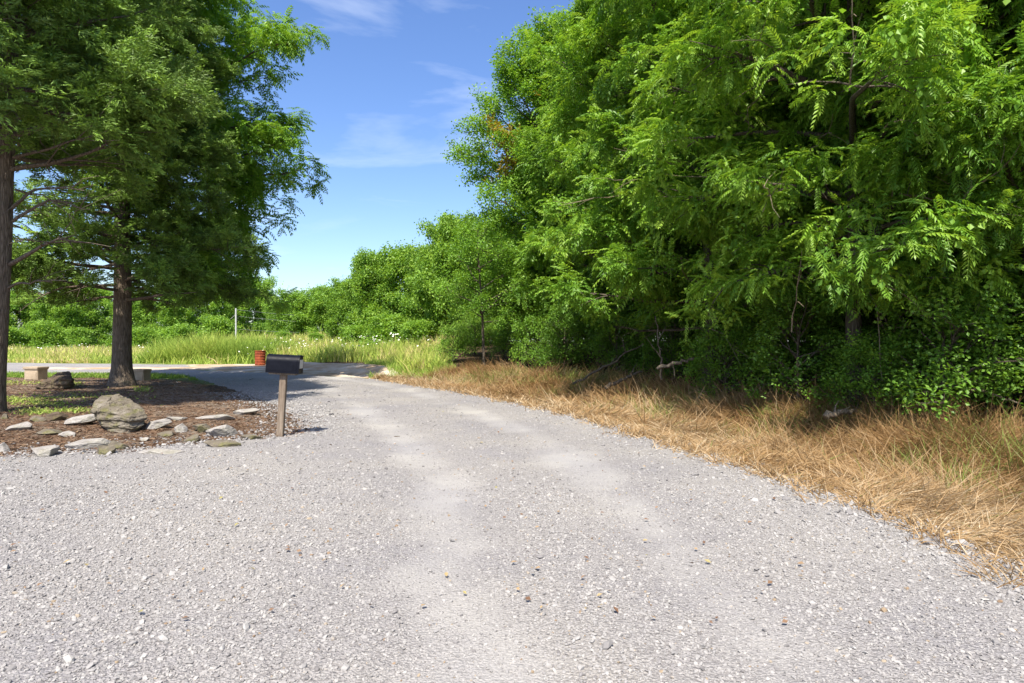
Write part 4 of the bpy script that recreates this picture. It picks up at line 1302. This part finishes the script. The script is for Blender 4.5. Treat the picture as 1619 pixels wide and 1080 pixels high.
# --- rusty barrel
b = MB('rusty_steel')
n = b.noise(6, 7, .7, b.obj((1, 1, .5)), .3); n2 = b.noise(30, 5, .7, b.obj())
c = b.ramp(n, [(.3, (.10, .030, .016)), (.55, (.30, .070, .030)), (.75, (.42, .14, .06))])
c = b.mix(.5, c, b.ramp(n2, [(.3, (.6, .6, .6)), (.7, (1, 1, 1))]), 'MULTIPLY')
M['rust'] = b.done(b.bsdf(c, .85, .2, b.bump(n2, .4, .004)))
bx, by = G(411.5, 578.5, .02)
br = empty('barrel', (bx, by, gz(bx, by) - .01))
tag(br, 'rust red steel barrel standing at the edge of the tall grass', 'barrel')
def lathe(bm, prof, n=32):
    rings = [[bm.verts.new((r * math.cos(2 * math.pi * i / n), r * math.sin(2 * math.pi * i / n), z)) for i in range(n)] for r, z in prof]
    for A, B in zip(rings[:-1], rings[1:]):
        for i in range(n):
            j = (i + 1) % n
            bm.faces.new((A[i], A[j], B[j], B[i]))
    bm.faces.new(rings[-1]); bm.faces.new(rings[0][::-1])
prof = [(.272, 0.0), (.285, .012), (.285, .03)]
for z in (.15, .30, .45, .60, .75):
    prof += [(.28, z - .03), (.295, z - .012), (.295, z + .012), (.28, z + .03)]
prof += [(.28, .87), (.272, .885), (.26, .886), (.255, .62), (.01, .62)]
bm = bmesh.new(); lathe(bm, prof); bm_obj('drum', bm, M['rust'], br, False)
bm = bmesh.new()
lathe(bm, [(.284, .868), (.296, .876), (.296, .896), (.284, .904), (.272, .896)]); 
bmesh.ops.delete(bm, geom=[f for f in bm.faces if len(f.verts) > 4], context='FACES')
bm_obj('rim', bm, M['rust'], br)

# --- pale wire fence at the back of the field
b = MB('white_paint'); M['white'] = b.done(b.bsdf(b.ramp(b.noise(12, 5, .6, b.obj()), [(.3, (.36, .37, .36)), (.7, (.52, .53, .52))]), .5, .4))
b = MB('galvanised_wire'); M['wire'] = b.done(b.bsdf((.40, .42, .42), .5, .5))
fx, fy = (373 - CX) / FPX * 50, 50.0
fz = gz(fx, fy)
fe = empty('wire_fence', (fx, fy, fz))
tag(fe, 'tall pale fence post with a thin stay and three horizontal wires beyond the meadow', 'fence')
def zz(py, Y=50.0): return (CY - py) / FPX * Y + CAMH - fz
a = Acc(); tube(a, [(0, 0, -.3), (0, 0, zz(487.5))], [.068, .06], 10); a.build('post', M['white'], fe)
a = Acc(); tube(a, [(3.0, 11.0, -.3), (3.0, 11.0, zz(489) + .1)], [.06, .055], 10); a.build('post', M['post'], fe)
a = Acc(); tube(a, [(-.16, .3, -.3), (-.16, .3, zz(497))], [.03, .028], 8); tube(a, [(-.16, .3, zz(497)), (-.55, .3, zz(504))], [.014, .012], 6); a.build('stay', M['white'], fe)
for py0, py1 in ((489.5, 492), (499.8, 503.5), (520.5, 523)):
    a = Acc(); s = np.linspace(0, 1, 9)
    p = np.stack([0.03 + 2.97 * s, 11.0 * s, zz(py0) + (zz(py1) - zz(py0)) * s - .12 * 4 * s * (1 - s) * .5], -1)
    tube(a, p, np.full(9, .009), 5); a.build('wire', M['wire'], fe)

# --- fallen wood
def limb(name, pts, r0, r1, mat, label, side=(), cat='branch', group=None):
    pts = np.array(pts, float)
    s = np.linspace(0, 1, len(pts)); S = np.linspace(0, 1, 14)
    P = np.stack([np.interp(S, s, pts[:, q]) for q in range(3)], -1)
    rng = np.random.default_rng(len(label))
    P[1:-1] += rng.normal(0, .022, (12, 3))
    a = Acc(); tube(a, P, np.linspace(r0, r1, 14) * rng.uniform(.88, 1.12, 14), 8)
    for (u, d, l) in side:
        p = P[int(u * 13)]; d = np.array(d, float)
        q = np.linspace(0, 1, 5)[:, None]
        pp = p + d * l * q + rng.normal(0, .02, (5, 3)) * q
        tube(a, pp, np.linspace(r0 * .5, .004, 5), 5)
    c = P[0].copy()
    for v in range(len(a.v)): a.v[v] = a.v[v] - c.astype(np.float32)
    o = a.build(name, M[mat], smooth=True); o.location = c
    return tag(o, label, cat, group)
def W(px, py, Y): return ((px - CX) / FPX * Y, Y, (CY - py) / FPX * Y + CAMH)
limb('fallen_branch', [W(906, 607, 17.6), W(960, 578, 17.2), W(1018, 543, 16.9)], .04, .018, 'bark', 'long fallen branch slanting up out of the dry grass', [(.6, (.5, .2, .6), .5), (.8, (-.3, .2, .9), .6)])
limb('fallen_branch', [W(956, 613, 15.6), W(985, 600, 15.6), W(1015, 588, 15.8)], .055, .03, 'bark', 'short thick log end lying in the dry grass below the long branch', [(.7, (.4, .1, .8), .4)])
limb('fallen_branch', [W(1040, 583, 13.6), W(1070, 575, 13.4), W(1097, 567, 13.2)], .045, .03, 'bark', 'broken brown branch stub pointing right under the dark trees', [(.4, (.1, 0, -.9), .35)])
limb('dead_stem', [W(1046, 600, 13.9), W(1044, 560, 13.9), W(1036, 500, 14)], .03, .012, 'bark', 'thin upright dead stem beside the broken branch stub', [(.5, (-.6, 0, .8), .5), (.7, (.5, 0, .8), .4)], 'stem')
limb('driftwood', [W(1305, 660, 9.6), W(1330, 652, 9.7), W(1352, 650, 9.9)], .05, .03, 'pale_bark', 'grey broken chunk of wood lying behind the dry grass under the shrubs', [(.3, (.2, .1, .9), .25), (.5, (.7, .2, .3), .3)], 'dead wood')
limb('fallen_branch', [W(1500, 612, 9.2), W(1560, 622, 8.9), W(1612, 638, 8.6)], .022, .010, 'pale_bark', 'thin bare branch lying across the shrubs near the right edge', [(.3, (.5, -.1, .5), .5), (.5, (.6, 0, -.2), .5)])
# bare dead limbs of the left cedar belong to the tree
acc = Acc()
rng = np.random.default_rng(77)
base = np.array(l0.location)
for (p0, p1, p2, r) in [(W(14, 455, 11.6), W(60, 448, 11.4), W(108, 436, 11.1), .035), (W(16, 418, 11.6), W(60, 392, 11.3), W(110, 380, 11.0), .06), (W(18, 330, 11.6), W(60, 298, 11.3), W(140, 300, 10.9), .05),
                        (W(20, 350, 11.6), W(80, 318, 11.5), W(150, 330, 11.3), .045), (W(25, 300, 11.6), W(70, 310, 11.2), W(120, 345, 10.8), .03), (W(20, 250, 11.6), W(90, 230, 11.2), W(160, 210, 11), .045)]:
    P = np.array([p0, p1, p2]) - base
    S = np.linspace(0, 1, 9)
    Q = np.stack([np.interp(S, [0, .5, 1], P[:, q]) for q in range(3)], -1); Q[1:] += np.cumsum(rng.normal(0, .02, (8, 3)), 0)
    r *= .72; tube(acc, Q, np.linspace(r, r * .2, 9), 7)
    for z in range(6):
        i = rng.integers(3, 8); d = unit(Q[-1] - Q[0]) + rng.normal(0, .6, 3)
        tube(acc, [Q[i], Q[i] + d * .3, Q[i] + d * .55 + rng.normal(0, .08, 3)], [r * .35, r * .2, .004], 4)
o = acc.build('limb', M['cedar_bark'], None, smooth=True)
o.parent = l0
l0.rotation_euler = (0, 0, 0)
